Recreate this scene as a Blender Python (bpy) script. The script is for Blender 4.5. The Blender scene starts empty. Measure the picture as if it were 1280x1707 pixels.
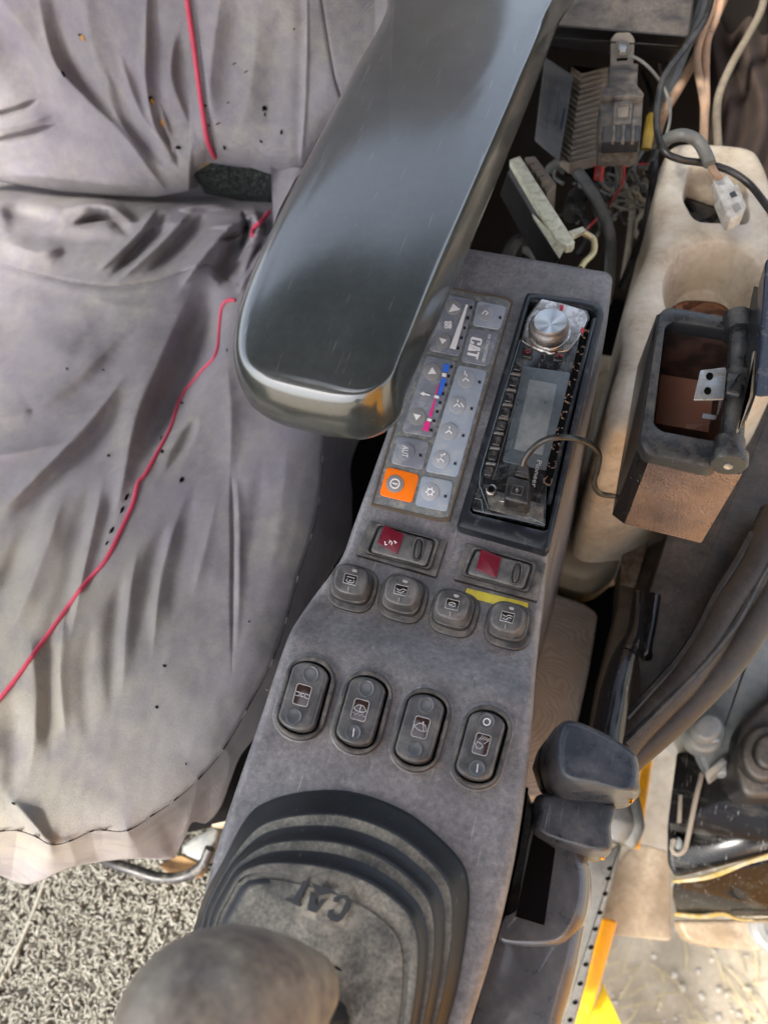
import bpy, bmesh, math, random
import numpy as np
from mathutils import Vector, Matrix, noise as mnoise
random.seed(7); RNG = np.random.default_rng(7)
R = math.radians
SC = bpy.context.scene
COL = SC.collection

# ---------------------------------------------------------------- camera
F = 1233.0; CZ = 1.10
D = np.array([190, -680, 1233.0]); D /= np.linalg.norm(D)
Yc = np.array([860, 2553, 1233.0]); Yc -= D * (Yc @ D); Yc /= np.linalg.norm(Yc)
fl = np.array([1, 1, -1.0])
Zb = -D * fl; Yb = Yc * fl; Xb = np.cross(Yb, Zb)
cd = bpy.data.cameras.new('camera'); cam = bpy.data.objects.new('camera', cd); COL.objects.link(cam)
m = Matrix.Identity(4)
for i, v in enumerate((Xb, Yb, Zb)):
    for j in range(3): m[i][j] = v[j]
m[2][3] = CZ
cam.matrix_world = m
cd.sensor_fit = 'HORIZONTAL'; cd.sensor_width = 36; cd.lens = F / 1280 * 36
cd.clip_start = 0.02; cd.clip_end = 200
cd.dof.use_dof = True; cd.dof.focus_distance = 0.50; cd.dof.aperture_fstop = 9.0
SC.camera = cam
# ---------------------------------------------------------------- world, sun
SUN_EL, SUN_AZ = R(50), R(215)      # azimuth measured from +Y towards +X
w = bpy.data.worlds.new('World'); SC.world = w; w.use_nodes = True
nt = w.node_tree; sky = nt.nodes.new('ShaderNodeTexSky'); sky.sky_type = 'NISHITA'
sky.sun_disc = False; sky.sun_elevation = SUN_EL; sky.sun_rotation = SUN_AZ
sky.air_density = 1.0; sky.dust_density = 3.0; sky.ozone_density = 1.0
hs = nt.nodes.new('ShaderNodeHueSaturation'); hs.inputs['Saturation'].default_value = .5; nt.links.new(sky.outputs[0], hs.inputs['Color']); nt.links.new(hs.outputs[0], nt.nodes['Background'].inputs[0]); nt.nodes['Background'].inputs[1].default_value = 0.15
sd = bpy.data.lights.new('sun', 'SUN'); so = bpy.data.objects.new('sun', sd); COL.objects.link(so)
sd.energy = 2.5; sd.angle = R(9); sd.color = (1, .95, .88)
sv = Vector((math.sin(SUN_AZ) * math.cos(SUN_EL), math.cos(SUN_AZ) * math.cos(SUN_EL), math.sin(SUN_EL)))
so.rotation_euler = sv.to_track_quat('Z', 'Y').to_euler()
so.location = sv * 3
SC.view_settings.view_transform = 'Standard'; SC.view_settings.look = 'None'
SC.view_settings.exposure = 1.9; SC.view_settings.gamma = 1

# ---------------------------------------------------------------- helpers
def ray(px, py):
    px = np.asarray(px, float); py = np.asarray(py, float)
    v = np.stack([(px - 640) / F, (853.5 - py) / F, -np.ones_like(px)], -1)
    return np.stack([v @ Xb, v @ Yb, v @ Zb], -1)
def hit(px, py, z):
    r = ray(px, py); t = (np.asarray(z, float) - CZ) / r[..., 2]
    return r * t[..., None] + np.array([0, 0, CZ])
def hitp(px, py, p0, n):
    r = ray(px, py); p0 = np.array(p0, float); n = np.array(n, float)
    t = ((p0 - [0, 0, CZ]) @ n) / (r @ n)
    return r * t[..., None] + np.array([0, 0, CZ])
def zcon(y):
    y = np.asarray(y, float)
    A = .645 + .02 * (y - .19); C = .664 + .0 * (y - .12)
    t = np.clip((y - .108) / .048, 0, 1); t = t * t * (3 - 2 * t)
    return C * (1 - t) + A * t
def onC(px, py, off=0.0):
    p = hit(px, py, .645)
    for _ in range(6): p = hit(px, py, zcon(p[..., 1]) + off)
    return p
def onZ(z): return lambda px, py, off=0.0: hit(px, py, z + off + 0 * np.asarray(px, float))
def cr(ox, oy, s): return lambda *pts: [(ox + x * s, oy + y * s) for x, y in pts]

def thing(name, label, cat, base, group=None):
    o = bpy.data.objects.new(name, None); COL.objects.link(o); o.location = base; o.empty_display_size = .02
    o['label'] = label; o['category'] = cat
    if group: o['group'] = group
    return o
def tag(o, label, cat, group=None):
    o['label'] = label; o['category'] = cat
    if group: o['group'] = group
    return o
def root_of(o):
    while o.parent: o = o.parent
    return o
def mk(name, V, Fc, mat, parent=None, smooth=True, sharp=35, mats=None, mi=None):
    V = np.asarray(V, float)
    if parent is None:
        base = np.array([V[:, 0].mean(), V[:, 1].mean(), V[:, 2].min()])
    else: base = np.array(root_of(parent).location)
    me = bpy.data.meshes.new(name); me.from_pydata((V - base).tolist(), [], [tuple(int(i) for i in f) for f in Fc]); me.validate()
    bm = bmesh.new(); bm.from_mesh(me); bmesh.ops.recalc_face_normals(bm, faces=bm.faces) if len(me.polygons) < 60000 else None
    bm.to_mesh(me); bm.free()
    o = bpy.data.objects.new(name, me); COL.objects.link(o)
    if parent is None: o.location = base
    else: o.parent = parent
    if mat: me.materials.append(mat)
    if smooth:
        me.polygons.foreach_set('use_smooth', [True] * len(me.polygons))
        if sharp and sharp < 180: me.set_sharp_from_angle(angle=R(sharp))
    return o
def loft(name, rings, mat, parent=None, closed=True, cap0=True, cap1=True, **k):
    n = len(rings[0]); V = np.concatenate(rings); Fc = []
    for r in range(len(rings) - 1):
        a = r * n; b = a + n
        for i in range(n if closed else n - 1):
            j = (i + 1) % n; Fc.append((a + i, a + j, b + j, b + i))
    if closed and cap0: Fc.append(tuple(range(n))[::-1])
    if closed and cap1: Fc.append(tuple(range(len(V) - n, len(V))))
    return mk(name, V, Fc, mat, parent, **k)
def rnd(pts, r, seg=5):
    out = []; n = len(pts); P = [np.array(p, float) for p in pts]
    if r <= 0: return [tuple(p) for p in P]
    for i in range(n):
        a, b, c = P[i - 1], P[i], P[(i + 1) % n]
        la = np.linalg.norm(a - b); lc = np.linalg.norm(c - b); q = min(r, la * .49, lc * .49)
        s = b + (a - b) / la * q; e = b + (c - b) / lc * q
        for k in range(seg + 1):
            t = k / seg; out.append(tuple((1 - t) ** 2 * s + 2 * t * (1 - t) * b + t * t * e))
    return out
def cat(pts, k=6, closed=True):
    P = np.array(pts, float); n = len(P); out = []
    rng = range(n) if closed else range(n - 1)
    for i in rng:
        if closed: p0, p1, p2, p3 = P[i - 1], P[i], P[(i + 1) % n], P[(i + 2) % n]
        else: p0, p1, p2, p3 = P[max(i - 1, 0)], P[i], P[i + 1], P[min(i + 2, n - 1)]
        for j in range(k):
            t = j / k
            out.append(.5 * (2 * p1 + (p2 - p0) * t + (2 * p0 - 5 * p1 + 4 * p2 - p3) * t * t + (3 * p1 - p0 - 3 * p2 + p3) * t ** 3))
    if not closed: out.append(P[-1])
    return np.array(out)
def ccw(P):
    x, y = P[:, 0], P[:, 1]
    return P if (x * np.roll(y, -1) - np.roll(x, -1) * y).sum() > 0 else P[::-1]
def nrm(P):
    d1 = P - np.roll(P, 1, 0); d2 = np.roll(P, -1, 0) - P
    def un(d):
        n = np.stack([d[:, 1], -d[:, 0]], -1); return n / (np.linalg.norm(n, axis=1, keepdims=True) + 1e-12)
    a, b = un(d1[:, :2]), un(d2[:, :2]); s = a + b
    return s / (np.sum(s * a, 1, keepdims=True).clip(.35) + 1e-9)
def slab(name, pts, mat, parent, on, top, h, r=0, bev=.0008, taper=0, seg=3, dish=0, cap=True, **k):
    if bev > .0015 and len(pts) < 20: r = max(r, bev * 2600)
    P = np.array(rnd(pts, r)); W = ccw(on(P[:, 0], P[:, 1], top))
    N = nrm(W)
    def ring(off, dz):
        q = W.copy(); q[:, :2] += N * off; q[:, 2] += dz; return q
    rings = [ring(taper, -h)]
    for s in range(seg + 1):
        a = s / seg * math.pi / 2
        rings.append(ring(-bev * (1 - math.cos(a)), -bev * (1 - math.sin(a))))
    if bev <= 0: rings = [ring(taper, -h), ring(0, 0)]
    return loft(name, rings, mat, parent, **k)
def annulus(name, outer, inner, mat, parent, on, top, h, r=0, ri=None, bev=.0008, topi=None, hi=None, n=96, out=0, **k):
    """flat ring between two outlines, with walls outside and inside"""
    def res(pts, r):
        P = np.array(rnd(pts, r)); W = ccw(on(P[:, 0], P[:, 1], top)) - [0, 0, top]
        c = W.mean(0); ang = np.arctan2(W[:, 1] - c[1], W[:, 0] - c[0]); s = np.argmin(np.abs(ang + 2.4)); W = np.roll(W, -s, 0)
        d = np.linalg.norm(np.roll(W, -1, 0) - W, axis=1); cs = np.concatenate([[0], np.cumsum(d)]); Wc = np.vstack([W, W[:1]])
        t = np.linspace(0, cs[-1], n, endpoint=False)
        return np.stack([np.interp(t, cs, Wc[:, i]) for i in range(3)], -1)
    O = res(outer, r); I = res(inner, r if ri is None else ri)
    NO, NI = nrm(O), nrm(I)
    def q(Pt, N, off, z): a = Pt.copy(); a[:, :2] += N * off; a[:, 2] += z; return a
    b = bev; hi = h if hi is None else hi; ti = top if topi is None else topi
    rings = [q(O, NO, out, top - h), q(O, NO, 0, top - b), q(O, NO, -b * .3, top - b * .3), q(O, NO, -b, top),
             q(I, NI, b, ti), q(I, NI, b * .3, ti - b * .3), q(I, NI, 0, ti - b), q(I, NI, 0, ti - hi)]
    return loft(name, rings, mat, parent, cap0=False, cap1=False, **k)
def caps(c, ax, L, W, e=3.0, n=40):
    if isinstance(e, str):
        kk = float(e); ax = np.array(ax, float); ax /= np.linalg.norm(ax); pv = np.array([-ax[1], ax[0]]); c = np.array(c, float); h = n // 2; out = []
        for sgn in (1, -1):
            for i in range(h + 1):
                t = -math.pi / 2 + math.pi * i / h; x = L - W * kk + W * kk * math.cos(t); y = W * math.sin(t); out.append(tuple(c + (ax * x + pv * y) * sgn))
        return out
    ax = np.array(ax, float); ax /= np.linalg.norm(ax); pv = np.array([-ax[1], ax[0]]); c = np.array(c, float); out = []
    for i in range(n):
        t = 2 * math.pi * i / n; ct, st = math.cos(t), math.sin(t)
        out.append(tuple(c + ax * L * math.copysign(abs(ct) ** (2 / e), ct) + pv * W * math.copysign(abs(st) ** (2 / e), st)))
    return out
def circ(c, rx, ry=None, n=28, rot=0):
    ry = ry or rx; return [(c[0] + math.cos(a) * rx * math.cos(rot) - math.sin(a) * ry * math.sin(rot), c[1] + math.cos(a) * rx * math.sin(rot) + math.sin(a) * ry * math.cos(rot)) for a in [2 * math.pi * i / n for i in range(n)]]
def tubeV(P, r, n=10, caps_=True, ripple=None):
    P = np.array(P, float); m_ = len(P); r = np.interp(np.linspace(0, 1, m_), np.linspace(0, 1, len(r)), r) if np.ndim(r) else np.full(m_, r)
    T = np.gradient(P, axis=0); T /= np.linalg.norm(T, axis=1, keepdims=True) + 1e-12
    u = np.cross(T[0], [0, 0, 1.0]); u = u if np.linalg.norm(u) > 1e-3 else np.array([1.0, 0, 0]); u /= np.linalg.norm(u)
    V = []; Fc = []
    for i in range(m_):
        u = u - T[i] * (u @ T[i]); u /= np.linalg.norm(u) + 1e-12; v = np.cross(T[i], u)
        rr = r[i] * (ripple(i) if ripple else 1)
        for k in range(n):
            a = 2 * math.pi * k / n; V.append(P[i] + (u * math.cos(a) + v * math.sin(a)) * rr)
    for i in range(m_ - 1):
        for k in range(n):
            j = (k + 1) % n; Fc.append((i * n + k, i * n + j, (i + 1) * n + j, (i + 1) * n + k))
    if caps_: Fc.append(tuple(range(n))[::-1]); Fc.append(tuple(range((m_ - 1) * n, m_ * n)))
    return np.array(V), Fc
def tube(name, pts, r, mat, parent=None, n=10, k=6, ripple=None, **kw):
    P = cat(pts, k, False) if k > 1 else np.array(pts, float)
    V, Fc = tubeV(P, r, n, True, ripple); return mk(name, V, Fc, mat, parent, **kw)
def pz(lst):
    """pixel path with heights -> points in the world"""
    return [hit(x, y, z) for x, y, z in lst]
def strokes(name, lines, wpx, mat, parent, on, off, h=.0003):
    V = []; Fc = []
    for L in lines:
        P = np.array(L, float)
        if len(P) < 2: continue
        T = np.gradient(P, axis=0); T /= np.linalg.norm(T, axis=1, keepdims=True) + 1e-9; N = np.stack([-T[:, 1], T[:, 0]], -1) * wpx / 2
        A = on((P + N)[:, 0], (P + N)[:, 1], off + h); B = on((P - N)[:, 0], (P - N)[:, 1], off + h)
        b = len(V); n = len(P)
        for q in (A, B, A - [0, 0, h], B - [0, 0, h]): V.extend(q.tolist())
        for i in range(n - 1):
            Fc += [(b + i, b + i + 1, b + n + i + 1, b + n + i), (b + i, b + i + 1, b + 2 * n + i + 1, b + 2 * n + i), (b + n + i, b + n + i + 1, b + 3 * n + i + 1, b + 3 * n + i)]
    return mk(name, V, Fc, mat, parent, smooth=False)
def polys(name, plist, mat, parent, on, off, h=.0003, cav=False):
    V = []; Fc = []
    for P in plist:
        P = np.array(P, float); W = ccw(on(P[:, 0], P[:, 1], off + h)); b = len(V); n = len(W)
        V.extend(W.tolist()); V.extend((W - [0, 0, h]).tolist()); Fc.append(tuple(range(b, b + n)))
        for i in range(n): j = (i + 1) % n; Fc.append((b + i, b + j, b + n + j, b + n + i))
    return mk(name, V, Fc, mat, parent, smooth=False)
def frame(o, x, y):
    o, x, y = map(lambda q: np.array(q, float), (o, x, y))
    return lambda P: [tuple(o + (x - o) * a + (y - o) * b) for a, b in P]
def text(name, s, o, x, y, mat, parent, on, off, h=.0003):
    cu = bpy.data.curves.new(name, 'FONT'); cu.body = s; cu.resolution_u = 3; t = bpy.data.objects.new(name, cu); COL.objects.link(t)
    bpy.context.view_layer.update(); me = bpy.data.meshes.new_from_object(t.evaluated_get(bpy.context.evaluated_depsgraph_get()))
    bpy.data.objects.remove(t); V = np.array([v.co[:] for v in me.vertices]); Fc = [tuple(p.vertices) for p in me.polygons]; bpy.data.meshes.remove(me)
    mn, mx = V.min(0), V.max(0); U = (V[:, :2] - mn[:2]) / (mx - mn)[:2]
    P = np.array(frame(o, x, y)(U)); W = on(P[:, 0], P[:, 1], off + h)
    return mk(name, W, Fc, mat, parent, smooth=False)

# ---------------------------------------------------------------- materials
def M(name, col, rough=.5, metal=0, dust=None, da=.5, ds=60, up=False, bump=0, bs=400, spec=.5, coat=0, coatr=.08, cior=1.5, grain=0, rvar=.1, col2=None, cs=25, droughness=.9, emis=None, dcon=.12, scratch=0, weave=0, trans=0, stretch=None, halo=None, upr=(.45, .95)):
    m_ = bpy.data.materials.new(name); m_.use_nodes = True; nt = m_.node_tree; b = nt.nodes['Principled BSDF']; L = nt.links.new
    N = nt.nodes.new; tc = N('ShaderNodeTexCoord')
    src = tc.outputs['Object']
    if stretch:
        mp = N('ShaderNodeMapping'); mp.inputs['Scale'].default_value = stretch; L(src, mp.inputs[0]); srcs = mp.outputs[0]
    else: srcs = src
    def noise(sc, det=6, ro=.6, s=None):
        n = N('ShaderNodeTexNoise'); n.inputs['Scale'].default_value = sc; n.inputs['Detail'].default_value = det; n.inputs['Roughness'].default_value = ro; L(s or src, n.inputs['Vector']); return n.outputs['Fac']
    def ramp(v, a, b_, c0=(0, 0, 0, 1), c1=(1, 1, 1, 1)):
        r = N('ShaderNodeValToRGB'); r.color_ramp.elements[0].position = max(0, a); r.color_ramp.elements[1].position = min(1, b_); r.color_ramp.elements[0].color = c0; r.color_ramp.elements[1].color = c1; L(v, r.inputs[0]); return r.outputs[0]
    def mix(f, a, c):
        x = N('ShaderNodeMix'); x.data_type = 'RGBA'
        if isinstance(f, float): x.inputs['Factor'].default_value = f
        else: L(f, x.inputs['Factor'])
        for s, v in ((6, a), (7, c)):
            if isinstance(v, tuple): x.inputs[s].default_value = v
            else: L(v, x.inputs[s])
        return x.outputs[2]
    def math_(op, a, c):
        x = N('ShaderNodeMath'); x.operation = op
        for s, v in ((0, a), (1, c)):
            if isinstance(v, (int, float)): x.inputs[s].default_value = v
            else: L(v, x.inputs[s])
        return x.outputs[0]
    c = tuple(col) + (1,)
    c2 = tuple(col2) + (1,) if col2 else tuple(v * .72 for v in col) + (1,)
    out = mix(ramp(noise(cs, 5, s=srcs), .35, .65), c, c2)
    rg = math_('ADD', math_('MULTIPLY', math_('SUBTRACT', noise(cs * 2.3, 6), .5), rvar * 2), rough)
    if dust:
        n = noise(ds, 10, .68, s=srcs); f = ramp(n, .5 - dcon + (.5 - da) * .55, .5 + dcon + (.5 - da) * .55)
        fine = ramp(noise(ds * 9, 4), .3, .7)
        f = math_('MULTIPLY', f, math_('ADD', math_('MULTIPLY', fine, .6), .4))
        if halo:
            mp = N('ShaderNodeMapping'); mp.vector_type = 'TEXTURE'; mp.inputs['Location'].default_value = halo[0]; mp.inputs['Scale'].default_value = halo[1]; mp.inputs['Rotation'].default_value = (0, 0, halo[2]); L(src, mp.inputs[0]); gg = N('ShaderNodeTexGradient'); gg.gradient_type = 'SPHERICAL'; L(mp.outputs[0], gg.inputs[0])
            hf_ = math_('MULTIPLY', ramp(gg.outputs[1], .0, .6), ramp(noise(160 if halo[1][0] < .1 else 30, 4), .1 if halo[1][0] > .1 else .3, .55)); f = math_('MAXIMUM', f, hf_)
        if up:
            g = N('ShaderNodeNewGeometry'); s = N('ShaderNodeSeparateXYZ'); L(g.outputs['Normal'], s.inputs[0])
            f = math_('MULTIPLY', f, ramp(s.outputs[2], upr[0], upr[1]))
        out = mix(f, out, tuple(dust) + (1,)); rg = math_('ADD', rg, math_('MULTIPLY', f, droughness - rough))
    if scratch:
        n = N('ShaderNodeTexNoise'); mp = N('ShaderNodeMapping'); mp.inputs['Scale'].default_value = (1, .06, 1); mp.inputs['Rotation'].default_value = (0, 0, .5); L(src, mp.inputs[0]); L(mp.outputs[0], n.inputs[0]); n.inputs['Scale'].default_value = 500; n.inputs['Detail'].default_value = 3
        f = ramp(n.outputs['Fac'], .66, .74); out = mix(math_('MULTIPLY', f, scratch), out, (.45, .44, .42, 1))
    if grain:
        gn = ramp(noise(1100, 2), .3, .7, (1 - grain * .3,) * 3 + (1,), (1 + grain * .3,) * 3 + (1,)); xg = N('ShaderNodeMix'); xg.data_type = 'RGBA'; xg.blend_type = 'MULTIPLY'; xg.inputs['Factor'].default_value = 1; L(out, xg.inputs[6]); L(gn, xg.inputs[7]); out = xg.outputs[2]
    L(out, b.inputs['Base Color']); L(rg, b.inputs['Roughness']); b.inputs['Metallic'].default_value = metal
    b.inputs['Specular IOR Level'].default_value = spec; b.inputs['Coat Weight'].default_value = coat; b.inputs['Coat Roughness'].default_value = coatr; b.inputs['Coat IOR'].default_value = cior
    if trans: b.inputs['Transmission Weight'].default_value = trans
    if weave:
        mp = N('ShaderNodeMapping'); mp.inputs['Rotation'].default_value = (0, 0, .9); L(src, mp.inputs[0])
        wv = N('ShaderNodeTexWave'); wv.inputs['Scale'].default_value = 420; wv.inputs['Distortion'].default_value = .6; wv.inputs['Detail'].default_value = 1; L(mp.outputs[0], wv.inputs[0])
        mp2 = N('ShaderNodeMapping'); mp2.inputs['Rotation'].default_value = (0, 0, 2.3); L(src, mp2.inputs[0])
        w2 = N('ShaderNodeTexWave'); w2.inputs['Scale'].default_value = 420; w2.inputs['Distortion'].default_value = .6; L(mp2.outputs[0], w2.inputs[0])
        hgt = math_('ADD', math_('ADD', wv.outputs['Fac'], w2.outputs['Fac']), noise(900, 2))
        bp = N('ShaderNodeBump'); bp.inputs['Strength'].default_value = weave; bp.inputs['Distance'].default_value = .0004; L(hgt, bp.inputs['Height']); L(bp.outputs[0], b.inputs['Normal'])
        b.inputs['Sheen Weight'].default_value = .12
        n2 = ramp(math_('MULTIPLY', wv.outputs['Fac'], w2.outputs['Fac']), .1, .9, (.82, .82, .82, 1), (1, 1, 1, 1))
        x = N('ShaderNodeMix'); x.data_type = 'RGBA'; x.blend_type = 'MULTIPLY'; x.inputs['Factor'].default_value = .35; L(out, x.inputs[6]); L(n2, x.inputs[7]); L(x.outputs[2], b.inputs['Base Color'])
    elif bump:
        bp = N('ShaderNodeBump'); bp.inputs['Strength'].default_value = bump; bp.inputs['Distance'].default_value = .001; L(noise(bs, 5), bp.inputs['Height']); L(bp.outputs[0], b.inputs['Normal'])
    return m_
DUST = (.36, .33, .28)
plastic = M('console_plastic', (.058, .062, .069), .30, dust=(.32, .305, .31), da=.49, ds=34, grain=.5, bump=.2, bs=1500, rvar=.10, dcon=.32, scratch=.35, droughness=.6, cs=50)
plasticB = M('switch_plastic', (.055, .055, .056), .30, dust=(.28, .27, .25), da=.18, ds=60, dcon=.25, scratch=.15, bump=.05, bs=1500, rvar=.1)
bezelm = M('switch_bezel_plastic', (.038, .038, .040), .36, dust=(.27, .25, .21), da=.33, ds=90, dcon=.2, up=True, bump=.1, bs=1200)
darkp = M('black_plastic', (.014, .015, .017), .35, dust=(.12, .11, .09), da=.3, ds=60, dcon=.25, up=True, bump=.1, bs=900)
dirtyblack = M('dirty_black_plastic', (.016, .015, .015), .38, dust=(.15, .125, .10), da=.40, ds=45, dcon=.25, up=True, bump=.25, bs=600)
radioframe = M('radio_frame_plastic', (.012, .015, .020), .3, dust=(.16, .155, .14), da=.2, ds=90, bump=.05)
arm_m = M('armrest_vinyl', (.007, .014, .013), .36, spec=.5, coat=1.0, coatr=.16, cior=1.85, grain=.6, dust=(.035, .042, .040), da=.45, ds=18, bump=.12, bs=1600, rvar=.16, cs=14, dcon=.3, scratch=.12, droughness=.45)
arm_side = M('armrest_shell', (.02, .02, .018), .5, dust=(.1, .09, .07), da=.5, ds=60)
grip_m = M('grip_rubber', (.085, .064, .060), .26, col2=(.06, .048, .046), dust=(.42, .38, .29), da=.43, ds=26, bump=.1, bs=500, rvar=.1, dcon=.2)
fabric = M('seat_fabric', (.205, .184, .236), .85, col2=(.140, .126, .158), cs=11, weave=.8, grain=.6, dust=(.35, .33, .275), da=.44, ds=9, halo=((-.10, -.22, .05), (.42, .34, .3), 0), dcon=.25, rvar=.03)  # halo: beige cushion front, dirt and warm light painted in together
piping_m = M('red_piping', (.42, .045, .09), .6, bump=.3, bs=2500, col2=(.5, .04, .08), cs=200)
thread = M('grey_thread', (.07, .063, .062), .9)
holem = M('hole_dark', (.004, .004, .004), .95, spec=.05)
foam = M('orange_foam', (.45, .22, .05), .9, bump=.5, bs=800)
velcro = M('black_textured_webbing', (.004, .007, .006), .5, bump=1, bs=260, dust=(.08, .10, .09), da=.35, ds=260)
panel_m = M('membrane_dark', (.13, .145, .15), .4, dust=DUST, da=.35, ds=200, rvar=.05)
keym = M('membrane_key', (.27, .32, .38), .38, col2=(.26, .30, .35), rvar=.05, dust=(.4, .4, .38), da=.3, ds=80)
keyw = M('membrane_key_dull', (.20, .22, .26), .38, rvar=.05, dust=(.4, .4, .38), da=.3, ds=80)
orange = M('orange_key', (.88, .19, .008), .4, col2=(.85, .17, .006))
keydot = M('key_pad', (.36, .38, .41), .35, rvar=.05)
keydot2 = M('key_pad_grey', (.28, .28, .28), .4)
white = M('white_print', (.80, .80, .80), .5, col2=(.75, .75, .75))
bluep = M('blue_print', (.04, .17, .70), .5, col2=(.035, .15, .66)); pinkp = M('magenta_print', (.75, .03, .24), .5, col2=(.7, .03, .22))
greyprint = M('grey_white_print', (.5, .5, .49), .5)
ledm = M('dark_window', (.02, .02, .025), .3)
brownline = M('dirt_line', (.10, .075, .05), .9)
redw = M('red_switch_lens', (.13, .006, .018), .28, col2=(.10, .005, .014))
iconm = M('icon_black', (.012, .010, .010), .15, rvar=.05, coat=.5)
chrome = M('tarnished_chrome', (.52, .50, .47), .14, metal=1, dust=(.16, .11, .09), da=.42, ds=70, rvar=.1)
steel = M('zinc_steel', (.60, .60, .58), .32, metal=1, dust=(.30, .27, .22), da=.42, ds=90, bump=.1)
greysteel = M('dusty_steel', (.19, .205, .21), .5, metal=.4, dust=(.30, .30, .27), da=.5, ds=60, bump=.3, bs=300)
glassd = M('display_glass', (.010, .012, .014), .12, dust=(.10, .11, .11), da=.30, ds=70, rvar=.08, coat=.6, scratch=.25)
lcd = M('display_lcd', (.050, .064, .074), .18, coat=.4, rvar=.05, col2=(.085, .10, .108), cs=30, dust=(.22, .235, .23), da=.46, ds=22, dcon=.3)
darkfloor = M('dark_cavity', (.006, .006, .007), .9, spec=.1)
beige = M('cream_plastic', (.63, .58, .48), .38, col2=(.52, .45, .34), cs=16, dust=(.20, .12, .06), da=.36, ds=22, bump=.08, bs=500, rvar=.08, dcon=.2)
rust = M('rusty_dirt', (.30, .13, .06), .95, col2=(.10, .045, .025), cs=70, bump=.9, bs=300)
fabrown = M('brown_lining', (.045, .028, .020), .9, bump=.6, bs=300, cs=40, col2=(.03, .018, .013))
copperish = M('brushed_dark_metal', (.12, .095, .095), .25, metal=.85, col2=(.24, .18, .16), bump=.8, bs=700, rvar=.08, dust=(.30, .20, .12), da=.34, ds=22, droughness=.35, dcon=.2)  # dust slot holds copper flecks, the warm glint painted into the colour
ashrim = M('ashtray_rim', (.018, .019, .020), .24, dust=(.17, .15, .12), da=.28, ds=70, dcon=.2, bump=.3, bs=1200, up=True)
navy = M('lid_plastic', (.012, .016, .030), .2, dust=(.2, .18, .15), da=.2, ds=90)
redbrown = M('ashtray_inside', (.32, .13, .08), .6, dust=(.3, .18, .13), da=.4, ds=100)
cream = M('cream_connector', (.62, .64, .48), .45, col2=(.5, .5, .38), cs=120, dust=(.25, .2, .15), da=.35, ds=150)
labelm = M('grey_label', (.115, .125, .135), .5, col2=(.10, .11, .12), dust=(.2, .19, .18), da=.4, ds=100)
finm = M('heatsink', (.26, .22, .18), .5, metal=.1, dust=(.34, .29, .22), da=.5, ds=80)
relay_m = M('relay_plastic', (.040, .035, .031), .45, dust=(.17, .145, .115), da=.5, ds=110, bump=.2, bs=500)
bracket_m = M('dusty_bracket', (.19, .165, .135), .6, metal=.3, dust=(.22, .19, .15), da=.6, ds=120, bump=.2)
wire_k = M('black_wire', (.012, .012, .012), .3, dust=(.10, .09, .08), da=.25, ds=60, dcon=.2); wire_g = M('grey_hose', (.085, .095, .095), .38, dust=(.2, .19, .16), da=.4, ds=60, dcon=.25)
wire_t = M('tan_wire', (.42, .25, .15), .55, dust=(.25, .2, .15), da=.5, ds=100); wire_r = M('red_wire', (.38, .02, .02), .5, dust=DUST, da=.3, ds=150)
wire_o = M('olive_wire', (.22, .19, .13), .6, dust=(.15, .12, .1), da=.5, ds=100); wire_y = M('yellow_sleeve', (.55, .36, .05), .5)
whitecon = M('white_connector', (.62, .60, .54), .35, dust=(.3, .25, .2), da=.4, ds=150, bump=.1)
sealm = M('seal_rubber', (.018, .015, .014), .32, col2=(.012, .011, .010), dust=(.085, .066, .048), da=.45, ds=25, dcon=.3, bump=.2, bs=500)
lever_m = M('lever_plastic', (.026, .034, .046), .27, dust=(.15, .15, .155), da=.22, ds=40, dcon=.22, bump=.12, bs=1300, rvar=.08, scratch=.25)
gloss = M('glossy_black', (.006, .006, .007), .2, rvar=.04, spec=.35, scratch=.2)
coverm = M('side_cover_plastic', (.040, .044, .053), .22, coat=.6, coatr=.12, cior=1.7, dust=(.13, .13, .135), da=.26, ds=26, dcon=.3, bump=.12, bs=1300, rvar=.08)
yellow = M('yellow_paint', (.83, .36, .01), .35, col2=(.80, .33, .01), dust=(.3, .2, .08), da=.25, ds=60)
lemon = M('lemon_paint', (.85, .62, .01), .4)
tape = M('yellow_tape', (.80, .66, .06), .55, dust=(.4, .33, .1), da=.35, ds=300)
ground_m = M('concrete_ground', (.34, .285, .205), .95, col2=(.22, .18, .125), cs=4, dust=(.46, .40, .30), da=.5, ds=10, bump=1, bs=40)
straw = M('dry_straw', (.55, .45, .22), .8); leafm = M('green_grass', (.25, .30, .08), .8); stonem = M('pebble', (.5, .45, .37), .9, cs=30)
brownsteel = M('worn_step_plate', (.25, .19, .12), .6, metal=.3, dust=(.45, .37, .27), da=.45, ds=14, bump=.4, bs=60, col2=(.16, .12, .08))
matm = M('mat_fibre', (.24, .235, .20), .5, col2=(.19, .185, .155), cs=70, rvar=.1)
matbase = M('mat_backing', (.21, .20, .165), .8, bump=.8, bs=200)
swirl = M('patterned_panel', (.34, .30, .255), .7, col2=(.27, .235, .20), cs=30, dust=(.38, .34, .29), da=.5, ds=40, bump=.3, bs=120)
tanpanel = M('tan_panel', (.11, .09, .066), .6, col2=(.07, .058, .044), cs=18, dust=(.18, .15, .11), da=.5, ds=40)
blackbox = M('glossy_cover', (.007, .007, .007), .2, spec=.3, dust=(.12, .115, .10), da=.12, ds=10, stretch=(1, 4, 1), rvar=.08, dcon=.2, scratch=.4)
darkwall = M('dark_lining', (.014, .011, .009), .9, bump=.5, bs=200, spec=.2)
cabroof = M('cab_lining', (.07, .065, .065), .8)

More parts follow.
